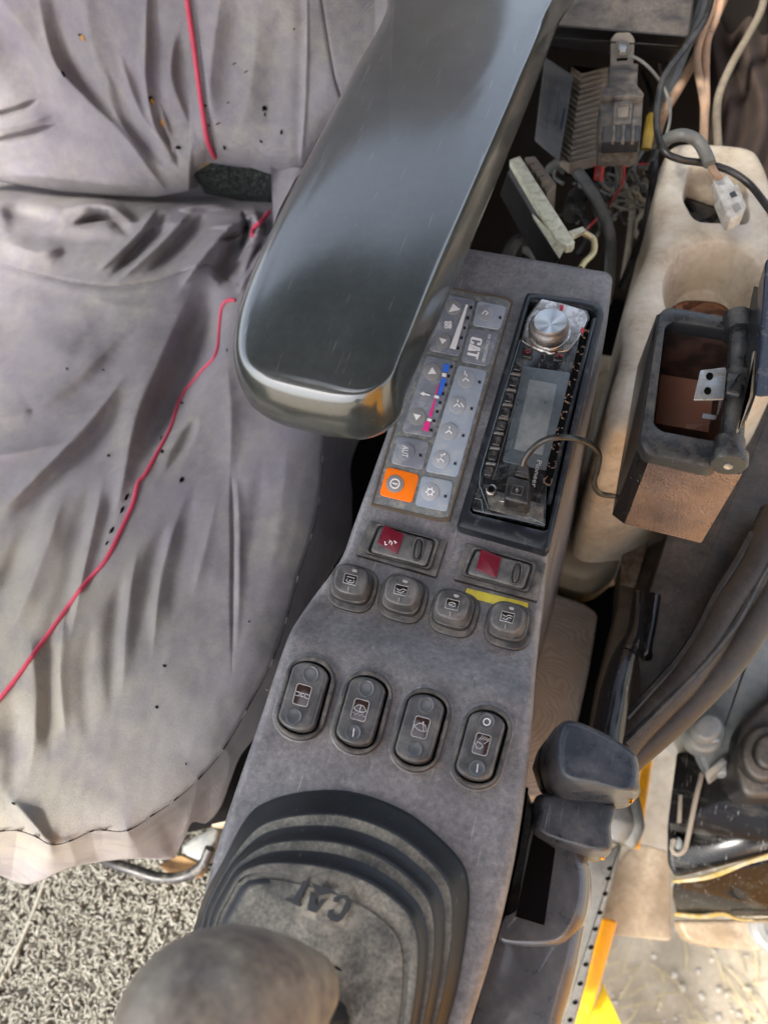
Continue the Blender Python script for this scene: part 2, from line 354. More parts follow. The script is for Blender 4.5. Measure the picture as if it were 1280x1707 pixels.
# ================================================================ SETTING
def struct(o): o['kind'] = 'structure'; return o
def grid(name, x0, x1, y0, y1, nx, ny, zf, mat, parent=None, **k):
    xs = np.linspace(x0, x1, nx); ys = np.linspace(y0, y1, ny); X, Y = np.meshgrid(xs, ys)
    Zz = zf(X, Y); V = np.stack([X, Y, Zz], -1).reshape(-1, 3); Fc = [(j * nx + i, j * nx + i + 1, (j + 1) * nx + i + 1, (j + 1) * nx + i) for j in range(ny - 1) for i in range(nx - 1)]
    return mk(name, V, Fc, mat, parent, **k)
def fbm(X, Y, s, seed=0, oct=4):
    out = np.zeros_like(X); a = 1
    for o_ in range(oct):
        r = np.random.default_rng(seed + o_)
        for _ in range(5):
            th = r.uniform(0, 6.28); k = s * r.uniform(.7, 1.4); out += a * np.sin((X * math.cos(th) + Y * math.sin(th)) * k + r.uniform(0, 6.28)) / 5
        s *= 2; a *= .5
    return out
struct(grid('ground', -30, 30, -30, 30, 2, 2, lambda X, Y: X * 0 - 1.304, ground_m))
struct(grid('soil_patch', -.2, 2.4, -.9, 1.8, 160, 160, lambda X, Y: -1.27 + .012 * fbm(X, Y, 8, 3) + .004 * fbm(X, Y, 60, 9), ground_m))
def boxw(name, x0, x1, y0, y1, z0, z1, mat, parent=None, **k):
    V = [(x, y, z) for z in (z0, z1) for y in (y0, y1) for x in (x0, x1)]
    return mk(name, V, [(0, 1, 3, 2), (4, 6, 7, 5), (0, 4, 5, 1), (2, 3, 7, 6), (0, 2, 6, 4), (1, 5, 7, 3)], mat, parent, smooth=False, **k)
struct(boxw('cab_floor', -1.3, .02, -1.2, 1.1, -.05, -.012, darkfloor))
struct(boxw('rear_wall', -1.3, .9, 1.10, 1.16, -.2, .86, darkwall))
struct(boxw('rear_window_header', -1.3, .9, 1.10, 1.16, 1.60, 1.749, darkwall))
struct(boxw('rear_cavity_floor', .021, .42, .50, 1.099, .02, .05, darkfloor))
# cab roof (unseen above the seat; extent and hatch gap shaped for the light)
for nm_, q_ in (('cab_roof', (-1.3, .60, .42, 1.161)), ('cab_roof_front', (-1.3, .60, -.90, -.08)), ('cab_roof_side', (-1.3, -.62, -.079, .419)), ('cab_roof_edge', (-.06, .60, -.079, .419))):
    struct(boxw(nm_, q_[0], q_[1], q_[2], q_[3], 1.75, 1.80, cabroof))
struct(boxw('cab_side_wall', -1.36, -1.301, -1.0, 1.1, .0, .75, cabroof))
# ================================================================ CONSOLE
console = thing('control_console', 'long grey dusty plastic switch console running beside the seat', 'console', (-.08, .2, .4))
LP = [(745, 415), (694, 560), (652, 690), (622, 775), (588, 868), (570, 918), (550, 950), (520, 990), (496, 1024), (478, 1055), (458, 1110), (430, 1195), (395, 1295), (360, 1400), (328, 1515), (300, 1630), (280, 1730), (262, 1850)]
RP = [(1022, 462), (1008, 560), (975, 690), (948, 790), (922, 880), (912, 950), (907, 1000), (901, 1045), (897, 1085), (893, 1125), (889, 1180), (883, 1255), (872, 1345), (858, 1430), (836, 1530), (808, 1630), (780, 1720), (745, 1840)]
def con_grid():
    n = len(LP); Lw = cat(LP, 10, False); Rw = cat(RP, 10, False)
    L3 = onC(Lw[:, 0], Lw[:, 1]); R3 = onC(Rw[:, 0], Rw[:, 1]); rows = []
    e = .007
    for a, b in zip(L3, R3):
        d = b - a; d[2] = 0; d /= np.linalg.norm(d); row = []
        def add(p, dz): row.append([p[0], p[1], float(zcon(p[1])) + dz])
        zt = float(zcon(a[1]))
        row.append([a[0] - .012, a[1], .20]); 
        for k in range(6):
            t = k / 5 * math.pi / 2; q = a + d * e * (1 - math.cos(t)); add(q, -e * (1 - math.sin(t)))
        for k in range(1, 48): add(a + (b - a) * (.04 + .92 * k / 48), 0)
        for k in range(6):
            t = (1 - k / 5) * math.pi / 2; q = b - d * e * (1 - math.cos(t)); add(q, -e * (1 - math.sin(t)))
        row.append([b[0] + .004, b[1], .20]); rows.append(row)
    # rounded rear edge going down
    last = np.array(rows[0]); pre = []
    c = last[:, :2].mean(0)
    for k in range(5, -1, -1):
        t = k / 5 * math.pi / 2; q = last.copy(); q[:, 1] += .012 * math.sin(t); q[:, 0] += (c[0] - q[:, 0]) * .10 * (1 - math.cos(t)); q[1:-1, 2] -= .012 * (1 - math.cos(t)); pre.append(q.tolist()) if k else None
    q = np.array(pre[0]); q[:, 2] = .20
    return [q.tolist()] + pre + rows
G = np.array(con_grid()); ny, nx = G.shape[:2]
mk('housing', G.reshape(-1, 3), [(j * nx + i, j * nx + i + 1, (j + 1) * nx + i + 1, (j + 1) * nx + i) for j in range(ny - 1) for i in range(nx - 1)], plastic, console, sharp=60)

# --- membrane climate panel
c5 = cr(620, 460, .2462)
cp = slab('climate_panel', c5((438, 70), (950, 155), (515, 1660), (0, 1540)), panel_m, console, onC, .0012, .002, r=3, bev=.0004)
cp['label'] = 'dark membrane panel with pale blue keys and one orange key'
annulus('panel_border', c5((430, 60), (960, 148), (520, 1672), (-8, 1550)), c5((440, 74), (946, 160), (508, 1652), (6, 1536)), brownline, cp, onC, .0016, .0016, bev=.0002, n=64)
KEYS = [((495, 120), (697, 160), (590, 540), (385, 500)), ((715, 165), (915, 205), (865, 362), (678, 330)), ((660, 350), (860, 385), (790, 610), (600, 575)),
        ((370, 535), (568, 575), (410, 1090), (200, 1050)), ((585, 600), (780, 640), (580, 1360), (360, 1320)), ((180, 1080), (390, 1120), (345, 1310), (128, 1265)),
        ((100, 1290), (320, 1345), (270, 1535), (48, 1480)), ((340, 1350), (550, 1390), (510, 1595), (288, 1550))]
for i, kq in enumerate(KEYS):
    k_ = slab('key', c5(*kq), {0: keyw, 2: keyw, 3: keyw, 5: keyw, 6: orange}.get(i, keym), cp, onC, .0020, .0010, r=7, bev=.0004)
    if i == 6: k_['label'] = 'orange power key'
    if i == 2: k_['label'] = 'grey key field with the white CAT emblem'
for c, r_, dm in [((155, 1405), 60, keydot2), ((393, 1460), 62, keydot), ((228, 1185), 60, keyw), ((635, 695), 60, keydot), ((575, 870), 60, keydot), ((520, 1050), 60, keydot), ((465, 1240), 60, keydot), ((405, 645), 58, keydot2), ((305, 950), 58, keydot2), ((550, 210), 50, keydot2), ((480, 435), 50, keydot2), ((765, 248), 52, keydot)]:
    x, y = c5(c)[0]; slab('key_pad', circ((x, y), r_ * .2462), dm, cp, onC, .0025, .0006, bev=.0003, seg=2)
T5 = [[(520, 240), (550, 185), (595, 225)], [(455, 415), (505, 430), (475, 460)], [(380, 660), (408, 615), (435, 660)], [(280, 930), (330, 942), (300, 975)]]
for P_ in [c5(*t) for t in T5] + [c5((636, 190), (650, 195), (566, 495), (526, 485))] + [c5((476, 655), (505, 660), (500, 682), (472, 677)), c5((425, 805), (455, 812), (450, 830), (420, 822)), c5((378, 962), (405, 968), (400, 985), (372, 978)), c5((326, 795), (350, 782), (362, 800), (348, 808))]:
    polys('white_symbol', [P_], white, cp, onC, .0026, .0003)
L5 = []
for cx_, cy_ in ((635, 695), (575, 870), (520, 1050), (465, 1240)):
    L5 += [c5((cx_ - 22, cy_ + 12), (cx_, cy_ - 5), (cx_ + 22, cy_ + 16)), c5((cx_ + 5, cy_ - 34), (cx_ + 6, cy_ - 15))]
L5 += [c5((628, 668), (630, 640)), c5((600, 860), (620, 885)), c5((480, 1215), (495, 1200)), c5((452, 1262), (440, 1235)), c5((350, 796), (392, 806)), c5((490, 345), (500, 310), (520, 315)), c5((520, 345), (538, 330), (530, 312))]
x, y = c5((393, 1460))[0]; L5 += [[(q) for q in circ((x, y), 4.6, n=14)] + [(x + 4.6, y)]]
for a in range(6): L5 += [[(x + 5 * math.cos(a * 1.047), y + 5 * math.sin(a * 1.047)), (x + 7.8 * math.cos(a * 1.047), y + 7.8 * math.sin(a * 1.047))]]
x, y = c5((155, 1405))[0]; L5 += [circ((x, y), 7.6, n=20) + [(x + 7.6, y)], [(x - 4.5, y - 1), (x + 4.5, y + 1)]]
x, y = c5((765, 248))[0]; L5 += [[(x - 5, y + 2), (x, y - 4), (x + 5, y), (x + 1, y + 3)]]
for dx in (-3, 3):
    for dy in (-3, 3): x, y = c5((515, 328))[0]; L5 += [circ((x + dx, y + dy), 2.4, n=8) + [(x + dx + 2.4, y + dy)]]
for l_ in L5: strokes('white_line_symbol', [l_], 1.9, white, cp, onC, .0027)
polys('blue_bar', [c5((488, 592), (527, 598), (515, 650), (474, 642)), c5((470, 690), (505, 695), (462, 815), (445, 800)), c5((447, 840), (450, 842), (430, 900))], bluep, cp, onC, .0022)
polys('magenta_bar', [c5((450, 728), (455, 738), (437, 800), (427, 796)), c5((425, 825), (432, 832), (402, 955), (382, 948)), c5((362, 980), (396, 992), (380, 1052), (343, 1040))], pinkp, cp, onC, .0022)
for x, y in [(540, 612), (520, 675), (502, 735), (482, 795), (462, 855), (442, 915), (422, 978), (402, 1042), (672, 210), (650, 280), (628, 348), (606, 415), (583, 485), (868, 278), (728, 715), (675, 895), (618, 1078), (563, 1268), (328, 1212), (497, 1490)]:
    polys('indicator_window', [c5((x - 8, y - 10), (x + 9, y - 6), (x + 7, y + 12), (x - 10, y + 8))], ledm, cp, onC, .0022)
text('lettering', 'AUT', c5((250, 1150))[0] if False else c5((206, 1145))[0], c5((200, 1222))[0], c5((248, 1153))[0], white, cp, onC, .0026)
text('lettering', 'AIR CONDITIONER', c5((788, 392))[0], c5((742, 580))[0], c5((808, 396))[0], white, cp, onC, .0022)
def cat_logo(fr):
    """block letters C A T with the triangle set into the A: polygons in a unit box"""
    Cc = [(0, .12), (.06, 0), (.27, 0), (.33, .12), (.33, .36), (.22, .36), (.22, .17), (.20, .12), (.13, .12), (.11, .17), (.11, .83), (.13, .88), (.20, .88), (.22, .83), (.22, .64), (.33, .64), (.33, .88), (.27, 1), (.06, 1), (0, .88)]
    A = [(.34, 0), (.45, 1), (.60, 1), (.66, .5), (.55, .36), (.55, .62), (.525, .80), (.495, .5), (.44, .0)]
    A2 = [(.34, 0), (.45, 1), (.58, 1), (.60, .85), (.525, .74), (.46, 0)]
    A3 = [(.60, .80), (.70, 0), (.59, 0), (.565, .28), (.53, .30), (.54, .70)]
    T = [(.64, 1), (1, 1), (1, .85), (.89, .85), (.89, 0), (.78, 0), (.78, .85), (.66, .85)]
    tri = [(.36, -.02), (.66, -.02), (.51, .34)]
    return [fr(Cc), fr(A2), fr(A3), fr(T)], fr(tri)
lt, tri = cat_logo(frame(c5((672, 408))[0], c5((640, 545))[0], c5((748, 425))[0]))
polys('emblem', lt, white, cp, onC, .0022); polys('emblem_triangle', [tri], white, cp, onC, .0027)
# --- two toggle switches with red lens
c3 = cr(520, 840, .3281)
def toggle(base, inner, lens, pill, mark):
    t = slab('toggle_switch', c3(*base), bezelm, console, onC, .0035, .0038, r=3, bev=.0008, taper=0)
    annulus('switch_rim', c3(*inner), [tuple(np.array(p) * .9 + np.mean(c3(*inner), 0) * .1) for p in c3(*inner)], bezelm, t, onC, .0062, .0045, r=7, bev=.0008, n=72)
    I = np.array(c3(*inner)); cI = I.mean(0); bd = [tuple(p * .84 + cI * .16) for p in I]
    slab('rocker', bd, plasticB, t, onC, .0076, .006, r=8, bev=.002, seg=4)
    slab('red_lens', c3(*lens), redw, t, onC, .0086, .0018, r=1.2, bev=.0003)
    p = c3(pill)[0]; slab('slider', caps(p, (-.18, 1), 16, 5.5, 2.4), darkp, t, onC, .0102, .004, bev=.0022, seg=4)
    annulus('slider_rim', caps(p, (-.18, 1), 20, 9.5, 2.6), caps(p, (-.18, 1), 17, 6.5, 2.6), bezelm, t, onC, .0086, .002, bev=.0005, n=48)
    if mark: strokes('mark', [c3((370, 190), (372, 208), (382, 206)), c3((392, 200), (396, 186), (408, 196), (402, 208)), c3((416, 188), (430, 196), (420, 200))], 1.3, white, t, onC, .0087)
    return t
toggle([(290, 80), (688, 185), (630, 370), (220, 255)], [(325, 92), (650, 180), (600, 335), (262, 245)], [(368, 106), (468, 155), (432, 254), (332, 196)], (538, 228), True)['label'] = 'toggle switch whose red lens has small white marks'
toggle([(780, 195), (1190, 300), (1145, 495), (715, 380)], [(815, 212), (1145, 302), (1098, 450), (755, 358)], [(860, 228), (962, 270), (936, 375), (833, 328)], (1038, 350), False)['label'] = 'toggle switch with a plain red lens'
slab('yellow_tape_strip', c3((788, 428), (1098, 503), (1094, 548), (770, 470)), tape, console, onC, .0006, .0006, bev=.0001)
# --- four push buttons on the slope
def push(c, icon, lab):
    x, y = c3(c)[0]; ax = (.27, -1)
    b = slab('push_button', caps((x, y), ax, 39, 41, 3.0, 48), bezelm, console, onC, .002, .003, bev=.0016, seg=4)
    b['label'] = lab
    slab('cap_skirt', caps((x - 1, y - 6), ax, 30, 33, 3.4, 48), bezelm, b, onC, .006, .006, bev=.001, taper=.001)
    slab('cap', caps((x - 3, y - 14), ax, 25, 28, 3.0, 48), plasticB, b, onC, .0135, .008, bev=.0022, seg=5, taper=.0018)
    fr = frame((x - 3, y - 14), (x - 3 + 26.5, y - 14 + 6.5), (x - 3 + 6, y - 14 - 25))
    t = .0135
    slab('icon_plate', fr([(-.40, -.33), (.38, -.33), (.38, .30), (-.40, .30)]), iconm, b, onC, t + .0003, .0006, r=2.5, bev=.0001)
    strokes('icon_outline', [fr([(-.40, -.33), (.38, -.33), (.38, .30), (-.40, .30), (-.40, -.33)]), fr([(0, -.5), (0, -.8)])] + [fr(l) for l in icon], .8, greyprint, b, onC, t + .0004, .0002)
    slab('indicator_lens', caps(fr([(.12, .62)])[0], (1, .25), 4.6, 2.6, 2.2, 20), keydot2, b, onC, t + .0006, .001, bev=.0004)
ccl = [(.22 * math.cos(a), .12 * math.sin(a)) for a in np.linspace(0, 6.28, 14)]
push((205, 425), [[(-.25, .12), (.25, .12)], [(-.2, .0), (-.25, -.15), (-.1, -.22), (.15, -.22), (.25, -.1), (.2, 0)], [(-.05, -.1), (.05, -.1)]], 'push button nearest the seat, with a gauge icon')
push((462, 480), [[(-.3, .05), (-.1, -.05), (.1, .1), (.32, .05)], [(-.2, -.15), (0, -.22), (.2, -.02)]], 'second push button from the seat, with a wavy line icon')
push((722, 553), [ccl, [(-.15, -.06), (.15, .08)]], 'push button with an oval icon beside the yellow tape')
push((1002, 617), [[(-.33, .08), (-.1, 0), (.05, .14), (.3, .1)], [(-.25, -.18), (-.05, -.2), (.1, .0), (.28, -.05)]], 'push button nearest the outer edge, with a zigzag icon')
# --- four rocker switches
c7 = cr(440, 1060, .34375)
AX = (.262, -.965)
def rocker(c, top, bot, win, icon, ctop, cbot, lab):
    x, y = c7(c)[0]
    b = slab('rocker_switch', caps((x, y), AX, 76, 46, '.95', 72), plastic, console, onC, .0014, .003, bev=.0012, seg=4); b['label'] = lab
    annulus('bezel', caps((x, y), AX, 72, 43, '.95', 72), caps((x, y), AX, 61.5, 34, '.7', 72), bezelm, b, onC, .0042, .004, bev=.0014, n=96)
    slab('recess', caps((x, y), AX, 62.5, 35, '.7', 60), holem, b, onC, .0016, .001, bev=.0001)
    # rocker: a tilted, gently hollowed key, its near end standing proud
    o = np.array(caps((x - 1.5, y - .5), AX, 58, 31, '.62', 72)); W = ccw(onC(o[:, 0], o[:, 1], .004)); N = nrm(W); cc = W.mean(0)
    def zz(P): return zcon(P[:, 1]) + .0062 - (P[:, 1] - cc[1]) * .06 + 5 * (P[:, 1] - cc[1]) ** 2 * .6
    rings = []
    q = W.copy(); q[:, :2] -= N * -.0002; q[:, 2] = zcon(W[:, 1]); rings.append(q)
    for s in range(6):
        a = s / 5 * math.pi / 2; q = W.copy(); q[:, :2] -= N * .0022 * (1 - math.cos(a)); q[:, 2] = zz(q) - .0022 * (1 - math.sin(a)); rings.append(q)
    for f in (.8, .6, .4, .2, .03):
        q = cc + (rings[6] - cc) * f; q[:, 2] = zz(q); rings.append(q)
    loft('rocker', rings, plasticB, b)
    def onR(px, py, off=0.0):
        p = onC(px, py, .006)
        for _ in range(5):
            z = zcon(p[..., 1]) + .0062 - (p[..., 1] - cc[1]) * .06 + 3 * (p[..., 1] - cc[1]) ** 2; p = hit(px, py, z + off)
        return p
    for cdm, sym in ((top, ctop), (bot, cbot)):
        dx, dy = c7(cdm)[0]
        # finger dimple: a shallow dished disc
        P = np.array(circ((dx, dy), 13.2, 13.6, 32)); W2 = ccw(onR(P[:, 0], P[:, 1], .0001)); c2 = W2.mean(0); rr = []
        for f, dz in ((1.06, 0), (1.0, .0006), (.95, .0007), (.86, .00045), (.7, .00020), (.4, .00005), (.05, .0)):
            q = c2 + (W2 - c2) * f; q[:, 2] += dz; rr.append(q)
        loft('finger_dimple', rr, dimm, b)
        if sym == 'O': strokes('symbol', [circ((dx, dy), 5.6, n=20) + [(dx + 5.6, dy)]], 1.3, white, b, onR, .0006)
        if sym == 'I': strokes('symbol', [[(dx + 1.5, dy - 7), (dx - .5, dy + 7)]], 1.3, white, b, onR, .0006)
    wx, wy = c7(win)[0]; fr = frame((wx, wy), (wx + 30 * .966, wy + 30 * .262), (wx + 30 * .262, wy - 30 * .966))
    wp = fr([(-.42, -.58), (.42, -.58), (.42, .58), (-.42, .58)])
    slab('icon_window', wp, iconw, b, onR, .0004, .0006, r=5, bev=.0001)
    O = rnd(wp, 5); strokes('icon', [O + [O[0]]] + [fr(l) for l in icon], 1.0, greyprint, b, onR, .0006, .0002)
dimm = M('dimple_plastic', (.085, .092, .10), .24, rvar=.04)
iconw = M('smoked_window', (.035, .018, .015), .16, rvar=.06, coat=.4)
fanw = [(-.36, .02), (-.15, .26), (.15, .26), (.36, .02), (.2, -.08), (0, -.12), (-.2, -.08), (-.36, .02)]
rocker((197, 300), (228, 188), (145, 392), (185, 288), [[(-.38, .12), (-.2, .12), (-.15, .02), (-.2, -.1), (-.36, -.1)], [(.38, .08), (.2, .12), (.12, .02), (.2, -.1), (.36, -.12)], [(-.15, .1), (.12, .1)], [(-.15, -.08), (.12, -.08)], [(-.05, .1), (-.05, -.08)]], '', '', 'rocker switch nearest the seat, with a gearbox icon')
rocker((475, 370), (497, 257), (432, 470), (465, 360), [fanw, [(0, -.1), (.0, .30)]] + [[(x_, -.2 - .06 * (i % 2)), (x_ * 1.05, -.27 - .06 * (i % 2))] for i, x_ in enumerate((-.3, -.18, -.06, .06, .18, .3))], '', 'I', 'rocker switch with a windscreen washer icon')
rocker((760, 455), (787, 338), (728, 552), (760, 445), [[(-.38, -.02), (-.12, .22), (.2, .2), (.36, -.12), (.1, -.2), (-.1, -.16), (-.38, -.02)], [(.05, .32), (.2, -.17)], circ((.06, .30), .04, n=8)], '', '', 'rocker switch with a windscreen wiper icon')
rocker((1055, 538), (1080, 418), (1033, 643), (1055, 527), [[(-.02, .02), (-.25, .1), (-.34, -.08), (-.2, -.28), (0, -.26), (.1, -.08), (-.02, .02)]] + [[(-.2 + .13 * i, .22 + .02 * i), (-.05 + .13 * i, .48 - .02 * i)] for i in range(4)] + [[(.12, .05), (.36, .35)]], 'O', 'I', 'rocker switch with a work lamp icon, nearest the outer edge')
# dust collected round the switches: raised crumbs
def crumbs(name, centres, rad, n, mat, parent, on, off, s=.0006, seed=1):
    r = np.random.default_rng(seed); V = []; Fc = []
    for _ in range(n):
        c = centres[r.integers(len(centres))]; a = r.uniform(0, 6.28); q = rad * (1 + abs(r.normal(0, .12))); px = c[0] + q * (c[2] if len(c) > 2 else 1) * math.cos(a); py = c[1] + q * (c[3] if len(c) > 3 else 1) * math.sin(a)
        p = on(np.array(px), np.array(py), off); sz = s * r.uniform(.3, 1); b = len(V)
        for d in ((1, 0, 0), (0, 1, 0), (-1, 0, 0), (0, -1, 0), (0, 0, .8)): V.append((p + np.array(d) * sz * r.uniform(.6, 1.3, 3)).tolist())
        Fc += [(b, b + 1, b + 4), (b + 1, b + 2, b + 4), (b + 2, b + 3, b + 4), (b + 3, b, b + 4)]
    o = mk(name, V, Fc, mat, parent, smooth=False); o['kind'] = 'stuff'; return o
crumbm = M('dust_crumb', (.36, .32, .26), .95)
crumbs('dust_crumbs', [c7(p)[0] + (1.0, 1.55) for p in ((197, 300), (475, 370), (760, 455), (1055, 538))], 50, 2200, crumbm, console, onC, .0002, .0003)
crumbs('dust_crumbs', [c3(p)[0] for p in ((205, 435), (462, 490), (722, 565), (1002, 628))], 42, 1500, crumbm, console, onC, .0002, .0003, 3)

# ================================================================ RADIO
c6 = cr(760, 480, .2577)
radio = thing('car_radio', 'black car radio with a round silver knob set into the console', 'radio', tuple(onC(np.array(880.), np.array(690.), 0)))
annulus('mounting_frame', c6((455, 22), (800, 62), (925, 90), (962, 140), (600, 1695), (575, 1700), (0, 1540)), c6((478, 78), (800, 118), (880, 140), (905, 170), (592, 1560), (582, 1570), (88, 1448)), radioframe, radio, onC, .0085, .009, r=4, bev=.002, n=140, hi=.0085)
slab('cavity', c6((460, 60), (910, 150), (600, 1600), (60, 1480)), holem, radio, onC, .001, .002, bev=0)
face = [(545, 58), (700, 92), (850, 140), (868, 190), (800, 330), (590, 1270), (578, 1540), (110, 1440), (95, 1400), (150, 1180), (415, 330), (452, 190)]
slab('faceplate', c6(*face), glassd, radio, onC, .0075, .006, r=3, bev=.001)
slab('display', c6((432, 505), (742, 545), (590, 1180), (300, 1120)), M('display_lens', (.035, .045, .055), .14, coat=.4, dust=(.10, .125, .14), da=.45, ds=30, dcon=.3, scratch=.3), radio, onC, .0080, .001, r=4, bev=.0003)
slab('lcd', c6((475, 590), (655, 622), (560, 1080), (375, 1040)), lcd, radio, onC, .0083, .0006, r=2, bev=.0001)
# chrome surround
slab('chrome_surround', c6((548, 62), (700, 96), (835, 140), (858, 190), (790, 330), (735, 400), (610, 425), (480, 380), (418, 330), (456, 190)), chrome, radio, onC, .0092, .002, r=5, bev=.0014, seg=4)
K = c6((606, 262))[0]
slab('knob_ring', circ(K, 36, 34, 40), chrome, radio, onC, .0115, .003, bev=.0015, seg=4)
def brushed():
    m_ = bpy.data.materials.new('brushed_knob'); m_.use_nodes = True; nt = m_.node_tree; b = nt.nodes['Principled BSDF']; N = nt.nodes.new; L = nt.links.new
    tc = N('ShaderNodeTexCoord'); g = N('ShaderNodeTexGradient'); g.gradient_type = 'RADIAL'; mp = N('ShaderNodeMapping'); k3 = onC(np.array(c6((613, 235))[0][0]), np.array(c6((613, 235))[0][1]), .02) - np.array(radio.location)
    mp.inputs['Location'].default_value = (-k3[0], -k3[1], 0); L(tc.outputs['Object'], mp.inputs[0]); L(mp.outputs[0], g.inputs[0])
    r = N('ShaderNodeValToRGB'); cr_ = r.color_ramp; cr_.elements[0].color = (.55, .6, .63, 1)  # sheen of the brushed metal painted as light and dark sectors
    for p_, v in ((.06, .8), (.14, .35), (.24, .85), (.33, .45), (.45, .62), (.55, .3), (.66, .85), (.75, .4), (.86, .75), (1, .5)):
        e = cr_.elements.new(p_) if p_ < 1 else cr_.elements[-1]; e.color = (v * .93, v, v * 1.03, 1)
    L(g.outputs[1], r.inputs[0]); L(r.outputs[0], b.inputs[0]); b.inputs['Metallic'].default_value = .9; b.inputs['Roughness'].default_value = .35; b.inputs['Anisotropic'].default_value = .8; return m_
def knob():
    c0 = onC(np.array(K[0]), np.array(K[1]), .011); rr = .0134; rings = []
    for r_, z in ((1.08, 0), (1.06, .003), (1.0, .0036), (.98, .0070), (.95, .0080), (.90, .0083)):
        rings.append(np.array([c0 + [math.cos(a) * rr * r_ * (1 + (.012 if .003 < z < .007 and i % 2 else 0)), math.sin(a) * rr * r_ * (1), z] for i, a in enumerate(np.linspace(0, 2 * math.pi, 72, endpoint=False))]))
    loft('knob', rings, M('knob_side', (.30, .29, .28), .3, metal=.9, dust=(.25, .2, .17), da=.5, ds=200), radio, sharp=50)
    loft('knob_face', [np.array([c0 + [math.cos(a) * rr * q, math.sin(a) * rr * q, 0.0087 - z] for a in np.linspace(0, 2 * math.pi, 72, endpoint=False)]) for q, z in ((.93, .0008), (.91, .0001), (.5, 0), (.01, 0))], brushed(), radio)
knob()
worn = M('worn_silver', (.20, .19, .175), .35, metal=.6, dust=(.12, .09, .07), da=.45, ds=90)
btnm = M('radio_button', (.014, .012, .012), .25, dust=(.16, .14, .12), da=.28, ds=150)
for pc in (((430, 375), (500, 385), (492, 450), (425, 440)), ((550, 410), (580, 415), (572, 470), (545, 465)), ((640, 410), (705, 415), (692, 470), (625, 465))):
    slab('radio_button', c6(*pc), btnm, radio, onC, .0095, .003, r=3, bev=.0008)
redp = M('red_print', (.45, .03, .05), .4)
strokes('button_mark', [circ(c6((466, 408))[0], 2.6, n=10), c6((650, 445), (665, 425), (690, 440))], 1.1, redp, radio, onC, .0097)
slab('red_mark', c6((675, 105), (698, 110), (690, 145), (668, 140)), redp, radio, onC, .0096, .001, r=1, bev=.0002)
slab('red_mark', c6((812, 250), (830, 254), (826, 285), (808, 280)), redp, radio, onC, .0096, .001, r=1, bev=.0002)
for i, p in enumerate([(400, 500), (375, 602), (345, 705), (320, 800), (295, 887), (265, 985), (240, 1082), (213, 1182)]):
    x, y = c6(p)[0]; slab('preset_button', [(x - 6, y - 9), (x + 8, y - 6), (x + 5, y + 9), (x - 9, y + 6)], btnm, radio, onC, .0098, .003, r=3, bev=.001, seg=3)
    if i: slab('chrome_divider', [(x - 4, y - 16), (x + 12, y - 13.5), (x + 11, y - 9.5), (x - 6, y - 12)], worn, radio, onC, .0092, .002, r=2, bev=.0006)
strokes('chrome_line', [c6((440, 500), (400, 680), (320, 960), (240, 1240))], .8, worn, radio, onC, .0083)
strokes('edge_line', [c6((415, 335), (290, 740), (160, 1180), (150, 1270), (180, 1350), (210, 1430)), c6((120, 1360), (165, 1370), (175, 1450)), c6((470, 1480), (575, 1530))], 1.2, M('worn_blue_edge', (.20, .26, .30), .3, metal=.3), radio, onC, .0083)
slab('lower_cover', c6((190, 1290), (570, 1400), (565, 1520), (215, 1430)), M('faceplate_plastic', (.018, .018, .018), .3, dust=(.25, .23, .19), da=.42, ds=60), radio, onC, .0086, .002, r=4, bev=.0008)
# worn slot along the outer side, full of debris
slab('worn_slot', c6((815, 300), (850, 250), (845, 300), (610, 1275), (566, 1258), (600, 1100)), holem, radio, onC, .0082, .001, r=3, bev=0)
crumbs('debris', [c6((840 - i * 27, 300 + i * 105))[0] for i in range(10)], 6, 220, M('debris', (.2, .13, .10), .9), radio, onC, .008, .0012, 5)
tube('side_trim', [onC(np.array(float(a)), np.array(float(b)), .0075) for a, b in c6((893, 200), (800, 560), (700, 960), (600, 1400))], .0016, radioframe, radio)
a_ = c6((228, 1300))[0]; slab('jack_ring', circ(a_, 9.5), chrome, radio, onC, .0105, .003, bev=.0012, seg=4); slab('jack_hole', circ(a_, 5.3), holem, radio, onC, .0107, .001, bev=.0001)
text('lettering', 'Pioneer', c6((524, 1112))[0], c6((488, 1285))[0], c6((556, 1120))[0], M('grey_print', (.5, .5, .5), .5), radio, onC, .0085)
# ---- USB plug with its cable
usb = thing('usb_cable', 'black usb plug pushed into the radio with a thin curved cable', 'cable', tuple(onC(np.array(860.), np.array(820.), .008)))
slab('plug_body', c6((335, 1205), (485, 1245), (468, 1400), (312, 1360)), wire_k, usb, onC, .022, .011, r=4, bev=.0022, seg=4, taper=.001)
annulus('plug_emblem', c6((365, 1268), (440, 1285), (425, 1345), (350, 1328)), c6((372, 1275), (434, 1290), (420, 1338), (358, 1323)), bezelm, usb, onC, .0224, .001, r=2, bev=.0002, n=48)
strokes('plug_symbol', [c6((385, 1310), (395, 1290), (405, 1315)), c6((395, 1290), (392, 1322))], .9, keydot2, usb, onC, .0225)
slab('metal_shell', c6((300, 1352), (465, 1395), (460, 1420), (270, 1375)), chrome, usb, onC, .015, .007, r=1, bev=.0006)
for i in range(4):
    x, y = c6((428 + i * 4, 1205 - i * 20))[0]; slab('strain_relief', caps((x, y), (1, .25), 13 - i * 1.6, 5.5, 2.4, 24), wire_k, usb, onC, .020, .007, bev=.0025, seg=4)
cb = [(430, 1150, .016), (448, 1100, .020), (490, 1045, .026), (565, 988, .034), (660, 966, .036), (780, 975, .030), (880, 1020, .018), (925, 1085, .004), (912, 1180, -.015), (892, 1260, -.03), (925, 1325, -.045), (1010, 1345, -.055), (1100, 1350, -.08)]
